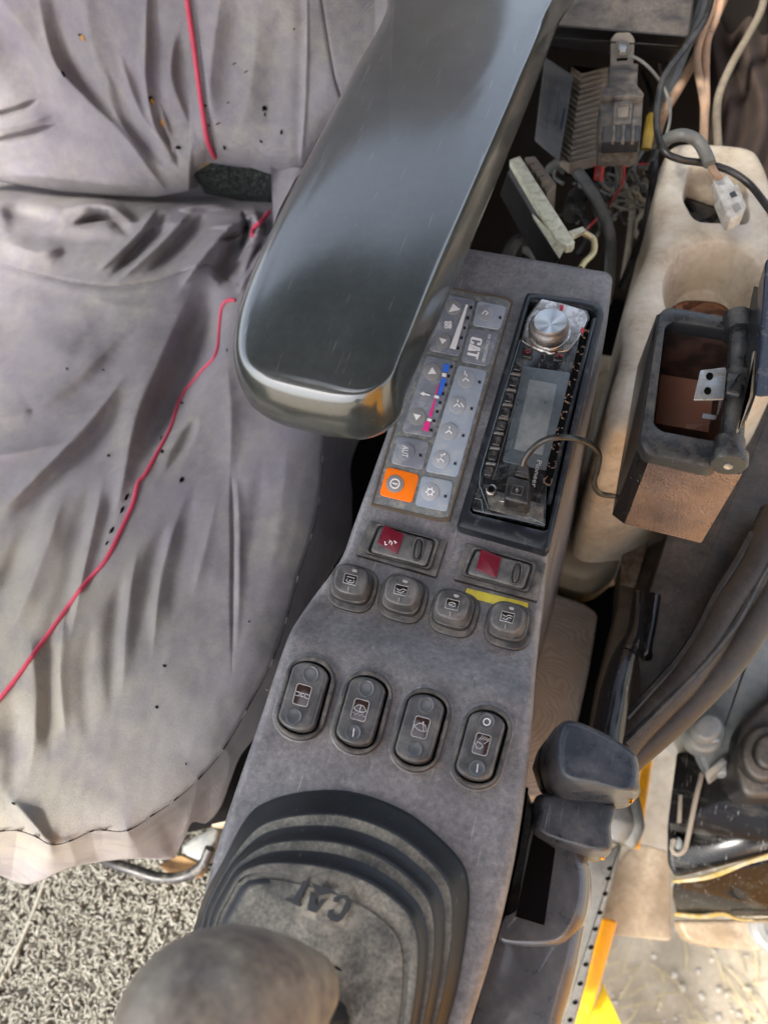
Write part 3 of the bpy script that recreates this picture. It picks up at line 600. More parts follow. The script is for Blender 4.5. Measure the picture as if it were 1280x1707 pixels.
tube('cable', [hit(760 + a * .2577, 480 + b * .2577, .655 + z) for a, b, z in cb], .0021, wire_k, usb, n=10, k=8)

# ================================================================ JOYSTICK
base_j = hit(540., 1620., .64); joy = thing('joystick', 'joystick with a ribbed black rubber boot and a worn rounded grip', 'joystick', tuple(base_j))
cj = cr(200, 1280, .484)
OUT = cj((265, 520), (300, 420), (350, 330), (430, 180), (500, 120), (620, 85), (760, 78), (880, 105), (1000, 160), (1100, 240), (1180, 330), (1203, 420), (1195, 560), (1170, 720), (1130, 880)) + [(722, 1790), (640, 1880), (450, 1900), (310, 1790), (300, 1650)]
INN = cj((292, 525), (340, 420), (385, 345), (440, 325), (520, 328), (700, 370), (850, 430), (960, 510), (1010, 590), (1020, 700), (1005, 880)) + [(665, 1790), (600, 1850), (450, 1860), (345, 1780), (325, 1650)]
def polar(P, c, n=200):
    P = cat(P, 10); a = np.arctan2(P[:, 1] - c[1], P[:, 0] - c[0]); r = np.hypot(P[:, 0] - c[0], P[:, 1] - c[1]); o = np.argsort(a); a, r = a[o], r[o]
    t = np.linspace(-math.pi, math.pi, n, endpoint=False); return t, np.interp(t, a, r, period=2 * math.pi)
cj0 = (540, 1640); ta, ro = polar(OUT, cj0); _, ri = polar(INN, cj0)
prof = [(0, .0005), (.015, .003), (.04, .0042), (.22, .0125), (.245, .0145), (.27, .0148), (.36, .0150), (.385, .0155), (.50, .0215), (.525, .0232), (.55, .0235), (.64, .0237), (.665, .0242), (.77, .0295), (.795, .0310), (.82, .0313), (.97, .0318), (1.00, .0312), (1.015, .0312), (1.03, .0322), (1.3, .0326), (1.9, .033), (2.6, .033), (3.4, .033), (4.4, .033)]
rings = []
for t, z in prof:
    q = ro + (ri * .86 - ro) * min(t, 1.0) if t <= 1 else ri * .86 * max(0.02, 1 - (t - 1) * .26)
    if t <= 1: q = ro + (ri - ro) * 0 + (ri * .90 - ro) * t
    px = cj0[0] + q * np.cos(ta); py = cj0[1] + q * np.sin(ta)
    rings.append(hit(px, py, zcon(onC(px, py)[:, 1]) + z))
_hc = onC(np.array(544.), np.array(1508.), .03) - base_j
rubber = M('boot_rubber', (.012, .015, .018), .36, spec=.35, dust=(.36, .34, .28), da=.50, ds=60, up=True, upr=(.90, .99), bump=.15, bs=700, rvar=.1, dcon=.26, scratch=.1, halo=(tuple(_hc), (.026, .016, .2), .05))
boot = loft('rubber_boot', rings, rubber, joy, cap0=False, sharp=70)
def onB(px, py, off=0.0): return onC(px, py, .0326 + off)
cl = cr(420, 1430, .1875)
EMB = [cl((730, 355), (780, 330), (850, 335), (880, 380), (865, 440), (800, 550), (760, 578), (700, 560), (665, 520), (680, 465), (720, 460), (715, 505), (750, 530), (785, 500), (835, 390), (820, 365), (785, 365), (760, 400), (720, 395)),
       cl((522, 295), (490, 468), (565, 492), (668, 362), (610, 372), (572, 432), (560, 378), (585, 366)), cl((525, 220), (745, 308), (590, 340)),
       cl((462, 198), (495, 225), (415, 400), (440, 415), (425, 440), (290, 378), (310, 355), (365, 372))]
rubc = M('clean_rubber', (.022, .026, .030), .5, rvar=.05)
emb = polys('embossed_emblem', EMB, rubc, joy, onB, .0006, .0014); emb['label'] = 'raised dark letters CAT, upside down to the viewer'
CK = cat([(515, 1634, 0), (535, 1617, 0), (548, 1611, 0), (568, 1618, 0), (590, 1641, 0)], 5, False)
V, Fc = tubeV(onB(CK[:, 0], CK[:, 1], -.0002), [.0022, .0012, .0009, .0002], 6); mk('crack', V, Fc, holem, joy)
def depth_pt(px, py, d): return ray(px, py) * d + np.array([0, 0, CZ])
gp = depth_pt(366, 1706, .260); bt = hit(560., 1700., .69); axd = gp - bt; axd /= np.linalg.norm(axd)
def revolve(name, c, ax, prof_, mat, parent, n=64, sq=0, **k):
    ax = np.array(ax, float); ax /= np.linalg.norm(ax); u = np.cross(ax, [0, 0, 1.0]); u = u if np.linalg.norm(u) > .05 else np.cross(ax, [0, 1.0, 0]); u /= np.linalg.norm(u); v = np.cross(ax, u)
    return loft(name, [np.array([c + ax * h + (u * math.cos(a) + v * math.sin(a)) * max(r, 1e-5) for a in np.linspace(0, 2 * math.pi, n, endpoint=False)]) for r, h in prof_], mat, parent, **k)
gr_ax = np.array([-.30, -.22, .93]); gr_ax = gr_ax / np.linalg.norm(gr_ax)
revolve('grip', gp, gr_ax, [(r_ * .80, h_ * .80) for r_, h_ in [(.016, -.075), (.022, -.060), (.028, -.045), (.034, -.025), (.0372, -.008), (.0378, .006), (.036, .020), (.031, .032), (.024, .040), (.014, .045), (.004, .0465), (.0001, .0466)]], grip_m, joy, sharp=180)
tube('shaft', [bt, bt * .6 + gp * .4, gp - gr_ax * .05], .009, darkp, joy)

# ================================================================ ARMREST
TOPA = [(682, -60), (652, 55), (598, 155), (541, 267), (485, 370), (440, 470), (416, 540), (414, 592), (447, 612), (530, 630), (600, 648), (645, 630), (668, 585), (718, 454), (760, 360), (803, 267), (850, 160), (892, 58), (915, -60)]
LOWA = [(672, -60), (645, 50), (590, 153), (533, 265), (479, 372), (430, 474), (403, 560), (401, 640), (436, 690), (520, 718), (600, 728), (660, 700), (690, 630), (752, 487), (795, 383), (838, 276), (885, 160), (930, 40), (960, -60)]
ar = thing('armrest', 'long dark vinyl padded armrest with a rounded front end above the console', 'armrest', tuple(hit(600., 400., .72)))
A1 = cat(TOPA, 8); A2 = cat(LOWA, 8)
# straighten the rear edge, which lies outside the frame
W1 = hit(A1[:, 0], A1[:, 1], .775); W2 = hit(A2[:, 0], A2[:, 1], .742)
c1 = W1.mean(0); rings = []
for f, dz in ((.02, .0035), (.3, .0033), (.6, .0027), (.8, .0018), (.92, .0008)):
    q = c1 + (W1 - c1) * np.array([f, 1 - (1 - f) * .35 if f > .5 else f, 1]); q = c1 + (W1 - c1) * np.array([f, f, 1]) if True else q; q[:, 2] = .775 + dz; rings.append(q)
for s in range(11):
    a = s / 10 * math.pi / 2; q = W1 + (W2 - W1) * (math.sin(a) ** .9 if s else 0); q[:, 2] = .775 - (.775 - .742) * (1 - math.cos(a)); rings.append(q)
c2 = W2.mean(0); N2 = nrm(ccw(W2)); W2c = ccw(W2); sg = 1 if np.allclose(W2c[0], W2[0]) else -1; N2 = N2 if sg == 1 else N2[::-1]
for dd, zz_ in ((.002, .736), (.007, .729), (.014, .722)): q = W2.copy(); q[:, :2] -= N2 * dd; q[:, 2] = zz_; rings.append(q)
loft('pad', rings, arm_m, ar, sharp=180)
slab('lower_shell', [(660, 60), (540, 260), (450, 470), (435, 580), (480, 640), (590, 655), (640, 610), (700, 480), (800, 260), (890, 60)], arm_side, ar, onZ(0), .7225, .016, r=20, bev=.003)
slab('side_bracket', [(540, 255), (492, 292), (464, 345), (438, 415), (434, 448), (446, 466), (520, 360), (600, 260)], gloss, ar, onZ(0), .70, .03, r=8, bev=.003)
tube('pivot_arm', [hit(700., 120., .70), hit(740., 60., .60), hit(760., 20., .45)], .018, arm_side, ar)

# ================================================================ SEAT
def segdist(X, Y, P):
    P = np.array(P, float); best = np.full(X.shape, 1e9); tt = np.zeros_like(X); side = np.zeros_like(X); n = len(P) - 1
    for i in range(n):
        a, b = P[i], P[i + 1]; d = b - a; L = d @ d + 1e-9; t = np.clip(((X - a[0]) * d[0] + (Y - a[1]) * d[1]) / L, 0, 1)
        ex = X - a[0] - t * d[0]; ey = Y - a[1] - t * d[1]; q = np.hypot(ex, ey); m_ = q < best
        best = np.where(m_, q, best); tt = np.where(m_, (i + t) / n, tt); side = np.where(m_, np.sign(d[0] * ey - d[1] * ex), side)
    return best, tt, side
def sdf(X, Y, P):
    P = np.array(P, float); d, _, _ = segdist(X, Y, np.vstack([P, P[:1]])); ins = np.zeros(X.shape, bool); n = len(P)
    for i in range(n):
        x1, y1 = P[i]; x2, y2 = P[(i + 1) % n]; c = ((y1 > Y) != (y2 > Y)) & (X < (x2 - x1) * (Y - y1) / (y2 - y1 + 1e-12) + x1); ins ^= c
    return np.where(ins, d, -d)
def field(X, Y, folds):
    Z = np.zeros_like(X)
    for P, wd, amp in folds:
        P = cat(P, 4, False) if len(P) > 2 else np.array(P, float)
        d, t, s = segdist(X, Y, P); tap = np.clip(np.minimum(t, 1 - t) * 2.8, 0, 1); tap = tap * tap * (3 - 2 * tap)
        off = P[0] if False else 0
        wd2 = wd * 1.5 if wd > 5 else wd; u = d / (wd2 * (.45 + .55 * tap)); Z += amp * ((.45 * np.exp(-u ** 2) + .75 * np.exp(-np.sqrt(u * u + .02) * 1.6)) if amp > 0 else np.exp(-u ** 2)) * (.08 + .92 * tap)
    return Z
S_PIPE = [(440, 368), (425, 405), (445, 440), (420, 485)]
PIPE = [(392, 500), (378, 501), (369, 515), (366, 545), (360, 590), (335, 620), (302, 662), (285, 712), (262, 755), (242, 790), (230, 805), (222, 838), (203, 880), (175, 935), (140, 975), (100, 1030), (60, 1085), (20, 1140), (-30, 1200)]
SEAM = [(568, 640), (545, 700), (538, 760), (533, 830), (520, 890), (497, 960), (478, 1030), (455, 1100), (410, 1185), (372, 1250), (330, 1300), (290, 1335), (250, 1362), (212, 1385), (170, 1384), (150, 1387), (115, 1403), (85, 1408), (60, 1395), (30, 1385), (0, 1386), (-60, 1392)]
FC = [([(430, 352), (395, 372), (350, 378)], 5, .010), ([(425, 362), (400, 388), (360, 400)], 5, -.010), ([(440, 372), (418, 400), (392, 440)], 5, .010), ([(445, 392), (428, 420), (405, 470)], 5, -.010), ([(432, 420), (415, 450), (398, 490)], 6, .009), ([(405, 432), (385, 455), (365, 480)], 7, -.012), ([(0, 372), (80, 395), (200, 400)], 10, -.006), ([(330, 366), (280, 372), (230, 390)], 6, .007), ([(150, 500), (240, 512), (330, 470)], 16, .006), ([(-20, 560), (60, 530), (150, 540)], 18, -.004), ([(200, 560), (120, 640), (40, 690)], 16, .005), ([(240, 540), (160, 620), (70, 690)], 12, -.004),
      ([(352, 455), (338, 540), (310, 610), (270, 690), (222, 775)], 26, -.040), ([(310, 500), (262, 610), (226, 700), (205, 800), (190, 860)], 11, .009), ([(385, 520), (372, 600), (320, 680), (280, 760)], 22, .007),
      ([(205, 630), (140, 715), (60, 795), (-10, 862)], 10, .010), ([(222, 645), (160, 730), (85, 805), (10, 880)], 15, -.010), ([(150, 745), (90, 830), (30, 930)], 22, .004),
      ([(150, 812), (125, 950), (95, 1080)], 15, -.006), ([(172, 800), (140, 950), (118, 1060)], 10, .006), ([(105, 830), (60, 960), (15, 1060)], 16, .006), ([(80, 800), (35, 920), (-10, 1010)], 13, -.006), ([(195, 800), (165, 910), (135, 1000)], 9, -.005),
      ([(205, 960), (190, 1060), (185, 1180)], 10, -.005), ([(228, 920), (210, 1040), (205, 1150)], 9, .0045), ([(280, 870), (245, 970), (225, 1090)], 10, -.0045), ([(300, 850), (268, 960), (255, 1090)], 8, .004), ([(330, 800), (300, 930), (285, 1040)], 9, -.003),
      ([(386, 790), (389, 900), (387, 1120)], 4, -.0035), ([(395, 800), (399, 900), (396, 1080)], 6, .003), ([(378, 600), (385, 690), (383, 800)], 10, .004), ([(328, 695), (308, 735), (278, 785)], 6, -.005),
      ([(50, 1060), (62, 1160), (50, 1290)], 14, .006), ([(90, 1010), (76, 1140), (85, 1260)], 12, -.006), ([(110, 1000), (100, 1120), (110, 1230)], 9, .004), ([(150, 1040), (140, 1140), (150, 1240)], 10, -.003), ([(20, 1150), (25, 1260), (20, 1330)], 14, -.005),
      ([(-20, 762), (50, 750), (110, 735)], 7, .006), ([(-20, 700), (30, 690), (55, 680)], 8, .004),
      ([(100, 350), (170, 340), (225, 372)], 9, 0.0210), ([(120, 375), (180, 362), (215, 392)], 6, -0.0175), ([(0, 345), (45, 360), (110, 372)], 12, -0.0140), ([(262, 345), (225, 395), (160, 455)], 6, 0.0123), ([(285, 350), (240, 405), (185, 460)], 6, -0.0123), ([(318, 352), (262, 412), (200, 465)], 6, 0.0123), ([(345, 352), (300, 405), (245, 455)], 6, -0.0123),
      ([(395, 365), (345, 420), (300, 480)], 9, 0.0140), ([(415, 385), (385, 430), (360, 470)], 10, -0.0210), ([(0, 400), (60, 420), (110, 410)], 12, 0.0105), ([(420, 345), (432, 380), (420, 410)], 6, 0.0175), ([(405, 350), (412, 385), (400, 420)], 5, -0.0175), ([(395, 345), (340, 343), (290, 350)], 5, 0.0140),
      ([(-40, 430), (60, 455), (130, 471), (200, 476), (280, 463), (345, 440), (372, 462), (410, 480)], 3.2, -.0030), ([(-40, 440), (60, 466), (130, 482), (200, 487), (280, 474), (345, 452)], 9, .003),
      ([(190, 520), (150, 560), (120, 610)], 10, -.002), ([(60, 560), (120, 590), (180, 600)], 24, .004), ([(430, 560), (400, 660), (330, 740)], 20, .003), ([(480, 740), (470, 830), (450, 950)], 14, .0025), ([(440, 760), (425, 860), (405, 960)], 8, -.002), ([(360, 840), (340, 920), (320, 1000)], 8, .002),
      ([(15, 1330), (60, 1380), (100, 1440)], 10, .010), ([(140, 1400), (220, 1400), (310, 1360)], 12, .008), ([(80, 1430), (160, 1420), (220, 1415)], 14, -.006), ([(330, 1300), (320, 1350), (300, 1400)], 8, .008), ([(350, 1290), (345, 1350), (330, 1390)], 8, -.008), ([(380, 1240), (380, 1290), (360, 1340)], 8, .008), ([(270, 1370), (285, 1400), (290, 1430)], 8, -.008), ([(300, 1340), (340, 1320), (380, 1290)], 8, -.006)]
SIL = [(640, 200), (655, 350), (650, 500), (640, 640), (588, 760), (587, 830), (582, 900), (545, 962), (530, 1010), (500, 1070), (452, 1160), (430, 1220), (400, 1262), (385, 1300), (368, 1345), (345, 1372), (320, 1372), (305, 1405), (285, 1432), (240, 1432), (200, 1434), (150, 1440), (110, 1450), (60, 1472), (35, 1474), (0, 1460), (-60, 1440), (-140, 1420), (-142, 1330), (-144, 1240), (-146, 1150), (-148, 1060), (-150, 980), (-150, 900), (-150, 820), (-150, 740), (-150, 660), (-150, 580), (-150, 500), (-150, 420), (-150, 330), (-150, 240), (-80, 200), (20, 200), (110, 200), (190, 200), (260, 200), (330, 200), (400, 200), (470, 200), (550, 200)]
seamclosed = [(700, 150), (660, 400)] + SEAM + [(-300, 1392), (-300, 150)]
def seat_z(px, py):
    d = sdf(px, py, seamclosed)
    z = .500 + field(px, py, FC) * 1.25
    z = z + .0004 * fbm((px + py * .25) / 14, py / 60, 1.0, 33, 3) + .006 * fbm(px / 200, py / 200, 1.3, 5) + .0010 * fbm(px / 30, py / 30, 1.2, 8)
    dp, _, _ = segdist(px, py, [(385, 500)] + PIPE[2:]); z += .006 * np.exp(-(dp / 60) ** 2)
    e = np.clip(1 - d / 55, 0, 1) * (d > 0); z -= .012 * e ** 2
    o = np.clip(-d, 0, 90); z -= np.where(d < 0, .012 + .0030 * o * (.55 + .45 * np.clip(o / 20, 0, 1)), 0)
    z -= .0016 * np.exp(-(d / 3.0) ** 2)
    f = np.clip((360 - py) / 70, 0, 1); z -= .15 * f * f
    return z
def seatP(px, py, off=0.0):
    px = np.asarray(px, float); py = np.asarray(py, float); return hit(px, py, seat_z(px, py) + off)
seat = thing('operator_seat', 'seat with a worn mauve grey cloth cover, wrinkled and edged in red piping', 'seat', tuple(hit(200., 900., .45)))
S = cat(SIL, 18); c0 = np.array([150.0, 800.0]); nr = 230
fr_ = np.linspace(0.004, 1, nr) ** .85
PX = c0[0] + (S[:, 0][None] - c0[0]) * fr_[:, None]; PY = c0[1] + (S[:, 1][None] - c0[1]) * fr_[:, None]
W = seatP(PX, PY); rings = [W[i] for i in range(nr)]
lastr = rings[-1]; cc = lastr.mean(0)
for k_, (dz, sc) in enumerate(((-.006, .965), (-.02, .91), (-.10, .82))): q = cc + (lastr - cc) * [sc, sc, 1]; q[:, 2] = np.minimum(lastr[:, 2] + dz, .38 + .0 * q[:, 2]); rings.append(q)
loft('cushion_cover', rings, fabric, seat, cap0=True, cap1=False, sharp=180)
slab('seat_base', [(-140, 420), (450, 420), (520, 800), (430, 1080), (320, 1290), (100, 1340), (-140, 1340)], darkfloor, seat, onZ(0), .40, .30, r=20, bev=.004)
def surf_tube(name, P, r, mat, on, off, parent, k=6, n=8):
    P = cat(P, k, False); V, Fc = tubeV(on(P[:, 0], P[:, 1], off), r, n); return mk(name, V, Fc, mat, parent)
surf_tube('red_piping', PIPE, .0022, piping_m, seatP, .0012, seat)
surf_tube('red_piping', [(449, 352), (438, 366), (424, 378), (420, 392)], .0026, piping_m, seatP, .012, seat)
surf_tube('red_piping', [(454, 408), (447, 425), (441, 450)], .0026, piping_m, seatP, .012, seat)
surf_tube('red_piping', [(432, 470), (424, 480), (415, 490)], .0024, piping_m, seatP, .006, seat)
def stitches(name, P, on, off, r=.0003, gap=.35, parent=None):
    P = cat(P, 8, False); V = []; Fc = []; d = np.concatenate([[0], np.cumsum(np.hypot(*np.diff(P, axis=0).T))]); t = 0
    while t < d[-1] - 7:
        q = np.array([[np.interp(t + s, d, P[:, 0]), np.interp(t + s, d, P[:, 1])] for s in (0, 2.5, 5)]); v, f = tubeV(on(q[:, 0], q[:, 1], off), r, 4)
        b = len(V); V.extend(v.tolist()); Fc += [tuple(i + b for i in ff) for ff in f]; t += 7.5
    o = mk(name, V, Fc, thread, parent); return o
stitches('seam_stitching', SEAM, seatP, .0006, parent=seat)
surf_tube('seam', SEAM, .0007, thread, seatP, -.0004, seat, n=5)
surf_tube('seam', [(-40, 430), (60, 455), (130, 471), (200, 476), (280, 463), (345, 440), (372, 462), (410, 480)], .0006, thread, seatP, -.0002, seat, n=5)
def blob(name, c, a, b, rot, mat, on, off, parent, seed=0, h=.0006):
    r = np.random.default_rng(seed + int(c[0] * 7 + c[1])); P = circ(c, a, b, 14, rot); c_ = np.array(c); P = [tuple(c_ + (np.array(p) - c_) * .72 * r.uniform(.65, 1.2)) for p in P]
    return slab(name, P, mat, parent, on, off, h, bev=.0001, seg=1)
for c, a, b, ro_ in [((303, 799), 7, 4.5, -.9), ((181, 759), 4, 3, 0), ((112, 614), 4, 3, 0), ((172, 616), 3, 2, 0), ((270, 752), 5, 4, -.6), ((303, 671), 4, 3, 0), ((211, 828), 3.5, 10, .45), ((203, 850), 3, 9, .5), ((186, 884), 4, 9, .55), ((178, 905), 2, 7, .5), ((378, 583), 2, 4, 0), ((274, 1110), 5, 4, 0), ((261, 1179), 4, 4, .5), ((415, 1036), 3, 2, 0), ((310, 1274), 2, 3, 0), ((22, 1340), 5, 2.5, .6), ((268, 730), 1.6, 7, .5)]:
    blob('worn_hole', c, a, b, ro_, holem, seatP, .0010, seat)
# backrest: a steep sheet with deep wrinkles
BP0 = hit(200., 318., .515); BN = np.array([0, -math.cos(R(20)), math.sin(R(20))])
FB = [([(55, -60), (85, 90), (130, 150), (200, 218), (255, 290), (285, 330)], 9, .013), ([(78, -60), (105, 80), (150, 150), (215, 225), (280, 312)], 11, -.013), ([(140, -60), (150, 60), (190, 150), (260, 250)], 16, .007), ([(246, -60), (243, 60), (243, 140), (260, 215), (288, 252)], 6, .009), ([(262, -60), (258, 80), (262, 170)], 9, -.006),
      ([(200, 90), (235, 190), (298, 275)], 7, .008), ([(182, 120), (222, 205), (285, 285)], 8, -.009), ([(165, 130), (205, 210), (262, 285)], 7, .007), ([(-20, 10), (30, 100), (90, 170), (150, 240)], 24, -.014), ([(-20, -30), (50, 60), (100, 140), (120, 180)], 12, .006),
      ([(-20, 194), (30, 182), (65, 165)], 5, -.008), ([(-20, 236), (40, 225), (105, 205)], 5, -.009), ([(-20, 215), (40, 205), (90, 190)], 8, .006), ([(512, -60), (511, 100), (507, 200), (500, 285)], 4, .005), ([(503, -60), (502, 120), (494, 280)], 8, -.003),
      ([(292, 60), (286, 130), (320, 215)], 9, .008), ([(305, 40), (300, 140), (335, 240)], 8, -.007), ([(372, -40), (352, 100), (346, 210)], 12, .007), ([(400, -20), (385, 100), (370, 190)], 14, -.005), ([(-10, 290), (120, 300), (260, 318)], 14, .010), ([(270, 200), (288, 250), (300, 280)], 5, -.007), ([(265, 170), (285, 235), (292, 262)], 4, .006), ([(430, 20), (420, 130), (400, 220)], 12, .003), ([(470, 0), (455, 130), (440, 250)], 14, -.003)]
BLOW = [(-160, 280), (-60, 290), (20, 306), (100, 318), (190, 326), (260, 328), (315, 318), (322, 292), (345, 272), (380, 275), (420, 280), (450, 290), (482, 290), (505, 286), (520, 268), (545, 240), (610, 200), (700, 150)]
def back_off(px, py):
    low = np.interp(px, [p[0] for p in BLOW], [p[1] for p in BLOW]); e = np.clip(1 - (low - py) / 34, 0, 1)
    d = field(px, py, FB) * 1.15 + .0004 * fbm((px - py * .15) / 13, py / 70, 1.0, 41, 3) + .007 * fbm(px / 200, py / 200, 1.5, 21) + .001 * fbm(px / 30, py / 30, 1.2, 18)
    d -= .03 * (1 - np.sqrt(np.clip(1 - e ** 2, 0, 1)))
    d += .020 * np.exp(-((py - low + 60) / 60) ** 2)
    dl, _, _ = segdist(px, py, [(312, -60), (330, 90), (345, 180), (358, 262)]); d -= .005 * np.exp(-(dl / 6) ** 2)
    dl, _, _ = segdist(px, py, [(528, -60), (545, 60), (558, 130), (582, 200)]); d -= .002 * np.exp(-(dl / 3) ** 2); d -= .03 * np.clip((px - 505) / 120, 0, 1) ** 1.5
    return d
def backP(px, py, off=0.0):
    px = np.asarray(px, float); py = np.asarray(py, float); r = ray(px, py)
    t = ((BP0 - [0, 0, CZ]) @ BN + back_off(px, py) + off) / (r @ BN); return r * t[..., None] + np.array([0, 0, CZ])
nxb, nyb = 420, 230; xs = np.linspace(-120, 690, nxb); low = np.interp(xs, [p[0] for p in BLOW], [p[1] for p in BLOW])
ts = np.linspace(0, 1, nyb); PX = np.repeat(xs[None], nyb, 0); PY = -90 + (low[None] + 90) * ts[:, None]
V = backP(PX, PY)
for dz, dy in ((-.008, .02), (-.002, .06)): V = np.concatenate([V, (V[nyb - 1] + [0, dy, dz])[None]])
nyy = V.shape[0]
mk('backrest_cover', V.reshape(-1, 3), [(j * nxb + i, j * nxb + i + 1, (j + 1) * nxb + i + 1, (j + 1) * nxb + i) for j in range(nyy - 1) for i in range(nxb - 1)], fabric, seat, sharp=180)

surf_tube('red_piping', [(306, -60), (313, 10), (322, 70), (330, 130), (338, 190), (346, 235), (358, 262)], .0028, piping_m, backP, .0045, seat)
surf_tube('seam', [(528, -60), (536, 10), (545, 60), (553, 110), (562, 150), (582, 200)], .0008, thread, backP, .0002, seat, n=5)
stitches('seam_stitching', [(332, 60), (343, 150), (352, 220), (362, 265)], backP, .0012, parent=seat)
for c, a, b, ro_, mt in [((137, 62), 7, 4, 1.2, foam), ((105, 122), 4, 9, -.5, holem), ((133, 57), 4, 3, 0, holem), ((252, 166), 6, 11, -.4, holem), ((254, 168), 4, 8, -.4, foam), ((271, 204), 4, 10, -.2, foam), ((297, 245), 7, 4, 0, holem), ((441, 180), 6, 6, .4, holem), ((441, 190), 2, 5, 0, holem), ((469, 219), 3, 6, 0, holem), ((435, 235), 5, 2.5, .7, holem), ((374, 245), 3, 6, -.5, holem), ((490, 47), 2, 2.5, 0, holem), ((342, 175), 3, 3, 0, holem), ((348, 208), 2, 3, 0, holem), ((363, 205), 6, 1.2, -.5, holem), ((410, 118), 5, 1, -.5, holem), ((390, 105), 5, 1, -.5, holem), ((380, 170), 4, 1, -.5, holem)]:
    blob('worn_hole', c, a, b, ro_, mt, backP, .0012 + (.0008 if mt is foam else 0), seat)
tear = slab('webbing_patch', [(312, 268), (330, 262), (380, 262), (450, 268), (452, 335), (400, 330), (340, 318)], velcro, seat, backP, -.022, .004, bev=.0005); tear['label'] = 'black textured webbing showing through the torn cover'
slab('foam_edge', [(318, 268), (352, 262), (350, 272), (322, 276)], M('pale_foam', (.42, .30, .16), .9), seat, backP, -.012, .006, bev=.0005)
# cloth flap hanging between backrest and cushion
PXf, PYf = np.meshgrid(np.linspace(452, 530, 40), np.linspace(278, 405, 60)); PXf = PXf + (PYf - 278) * .04
zf_ = .56 - (PYf - 278) / 147 * .055 + .004 * np.sin((PXf + PYf * .3) / 9)
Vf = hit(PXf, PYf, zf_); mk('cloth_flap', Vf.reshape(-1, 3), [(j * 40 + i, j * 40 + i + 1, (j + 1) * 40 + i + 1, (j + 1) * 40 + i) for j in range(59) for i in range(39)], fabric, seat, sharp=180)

# ================================================================ FLOOR MAT AND PARTS NEAR THE FLOOR
struct_mat = grid('floor_mat_backing', -.75, -.19, -.75, .20, 40, 40, lambda X, Y: .0 + .002 * fbm(X, Y, 30, 2), matbase)
tag(struct_mat, 'tan backing sheet of the coiled floor mat under the seat', 'mat')
V = []; Fc = []; r_ = np.random.default_rng(3); kx = 0
for _ in range(13000):
    x, y = r_.uniform(-.72, -.20), r_.uniform(-.62, .10)
    gx = -.447 + (y + .17) * .02
    a0 = r_.uniform(0, 6.28); L_ = r_.uniform(1.2, 3.0); rad = r_.uniform(.004, .009); tilt = r_.uniform(.1, 1.0); ph = r_.uniform(0, 6.28); P = []
    for k in range(8):
        a = a0 + L_ * k / 7; u = rad * math.cos(a); v = rad * math.sin(a); P.append([x + u * math.cos(ph) - v * math.sin(ph) * math.cos(tilt), y + u * math.sin(ph) + v * math.cos(ph) * math.cos(tilt), .004 + abs(v) * math.sin(tilt) + r_.uniform(0, .001) + .003 * r_.random()])
    v_, f_ = tubeV(P, r_.uniform(.0012, .0018), 4, False); b = len(V); V.extend(v_.tolist()); Fc += [tuple(i + b for i in ff) for ff in f_]
mo = mk('floor_mat', V, Fc, matm, None, sharp=180); tag(mo, 'looped beige coil floor mat below the seat', 'mat'); mo['kind'] = 'stuff'
struct_strip = tube('mat_joint_strip', [tuple(hit(x, y, .010)) for x, y in ((110, 1380), (82, 1450), (42, 1555), (0, 1640), (-40, 1715))], .0030, matm, None); tag(struct_strip, 'pale plastic joint line crossing the floor mat', 'strip')
rail = tube('seat_adjust_bar', pz([(150, 1420, .10), (190, 1440, .085), (225, 1452, .08), (265, 1464, .08), (305, 1462, .08), (335, 1445, .09), (350, 1415, .10)]), .0070, M('dark_steel_bar', (.022, .022, .023), .4, metal=0, dust=(.2, .18, .15), da=.3), None, n=14); tag(rail, 'curved black metal adjusting bar under the front of the seat', 'bar')
wd = slab('wooden_block', [(262, 1442), (300, 1425), (335, 1440), (325, 1462), (285, 1462)], M('worn_wood', (.40, .25, .11), .8, col2=(.28, .17, .08), cs=60, bump=.4), None, onZ(0), .055, .03, r=4, bev=.002); tag(wd, 'small brown wooden block behind the curved bar', 'block')
wd = slab('console_bracket', [(360, 1345), (385, 1338), (378, 1372), (352, 1378)], M('tan_metal', (.5, .42, .28), .5, dust=DUST), None, onZ(0), .12, .03, r=1, bev=.001); tag(wd, 'small tan bracket low down between seat and console', 'bracket')
wd = slab('grey_rag', [(330, 1390), (365, 1375), (358, 1420), (340, 1440), (305, 1425), (300, 1410)], greysteel, None, onZ(0), .09, .03, r=6, bev=.005); tag(wd, 'crumpled grey scrap between the seat skirt and console', 'scrap')

# ================================================================ RIGHT SIDE, ELECTRICS
c4 = cr(820, 0, .3594)
def hullobj(name, pts, mat, parent=None, bev=.003, seg=3, px=True, **k):
    P = np.array([hit(x, y, z) for x, y, z in pts]) if px else np.array(pts, float)
    bm = bmesh.new(); [bm.verts.new(p) for p in P]; r = bmesh.ops.convex_hull(bm, input=bm.verts)
    bmesh.ops.delete(bm, geom=[v for v in bm.verts if not v.link_faces], context='VERTS')
    bmesh.ops.dissolve_limit(bm, angle_limit=R(4), verts=bm.verts, edges=bm.edges)
    if bev: bmesh.ops.bevel(bm, geom=list(bm.edges), offset=bev, segments=seg, affect='EDGES', profile=.6, clamp_overlap=True)
    bm.verts.ensure_lookup_table(); V = [v.co[:] for v in bm.verts]; bm.verts.index_update(); Fc = [[v.index for v in f.verts] for f in bm.faces]; bm.free()
    return mk(name, V, Fc, mat, parent, **k)
def prismpx(top, z1, z0): return [(x, y, z1) for x, y in top] + [(x, y, z1, z0) for x, y in top]
def hbox(name, top, z, h, mat, parent=None, bev=.002, **k):
    P = np.array([hit(x, y, z) for x, y in top]); Q = P - [0, 0, h]; return hullobj(name, np.vstack([P, Q]), mat, parent, bev, px=False, **k)
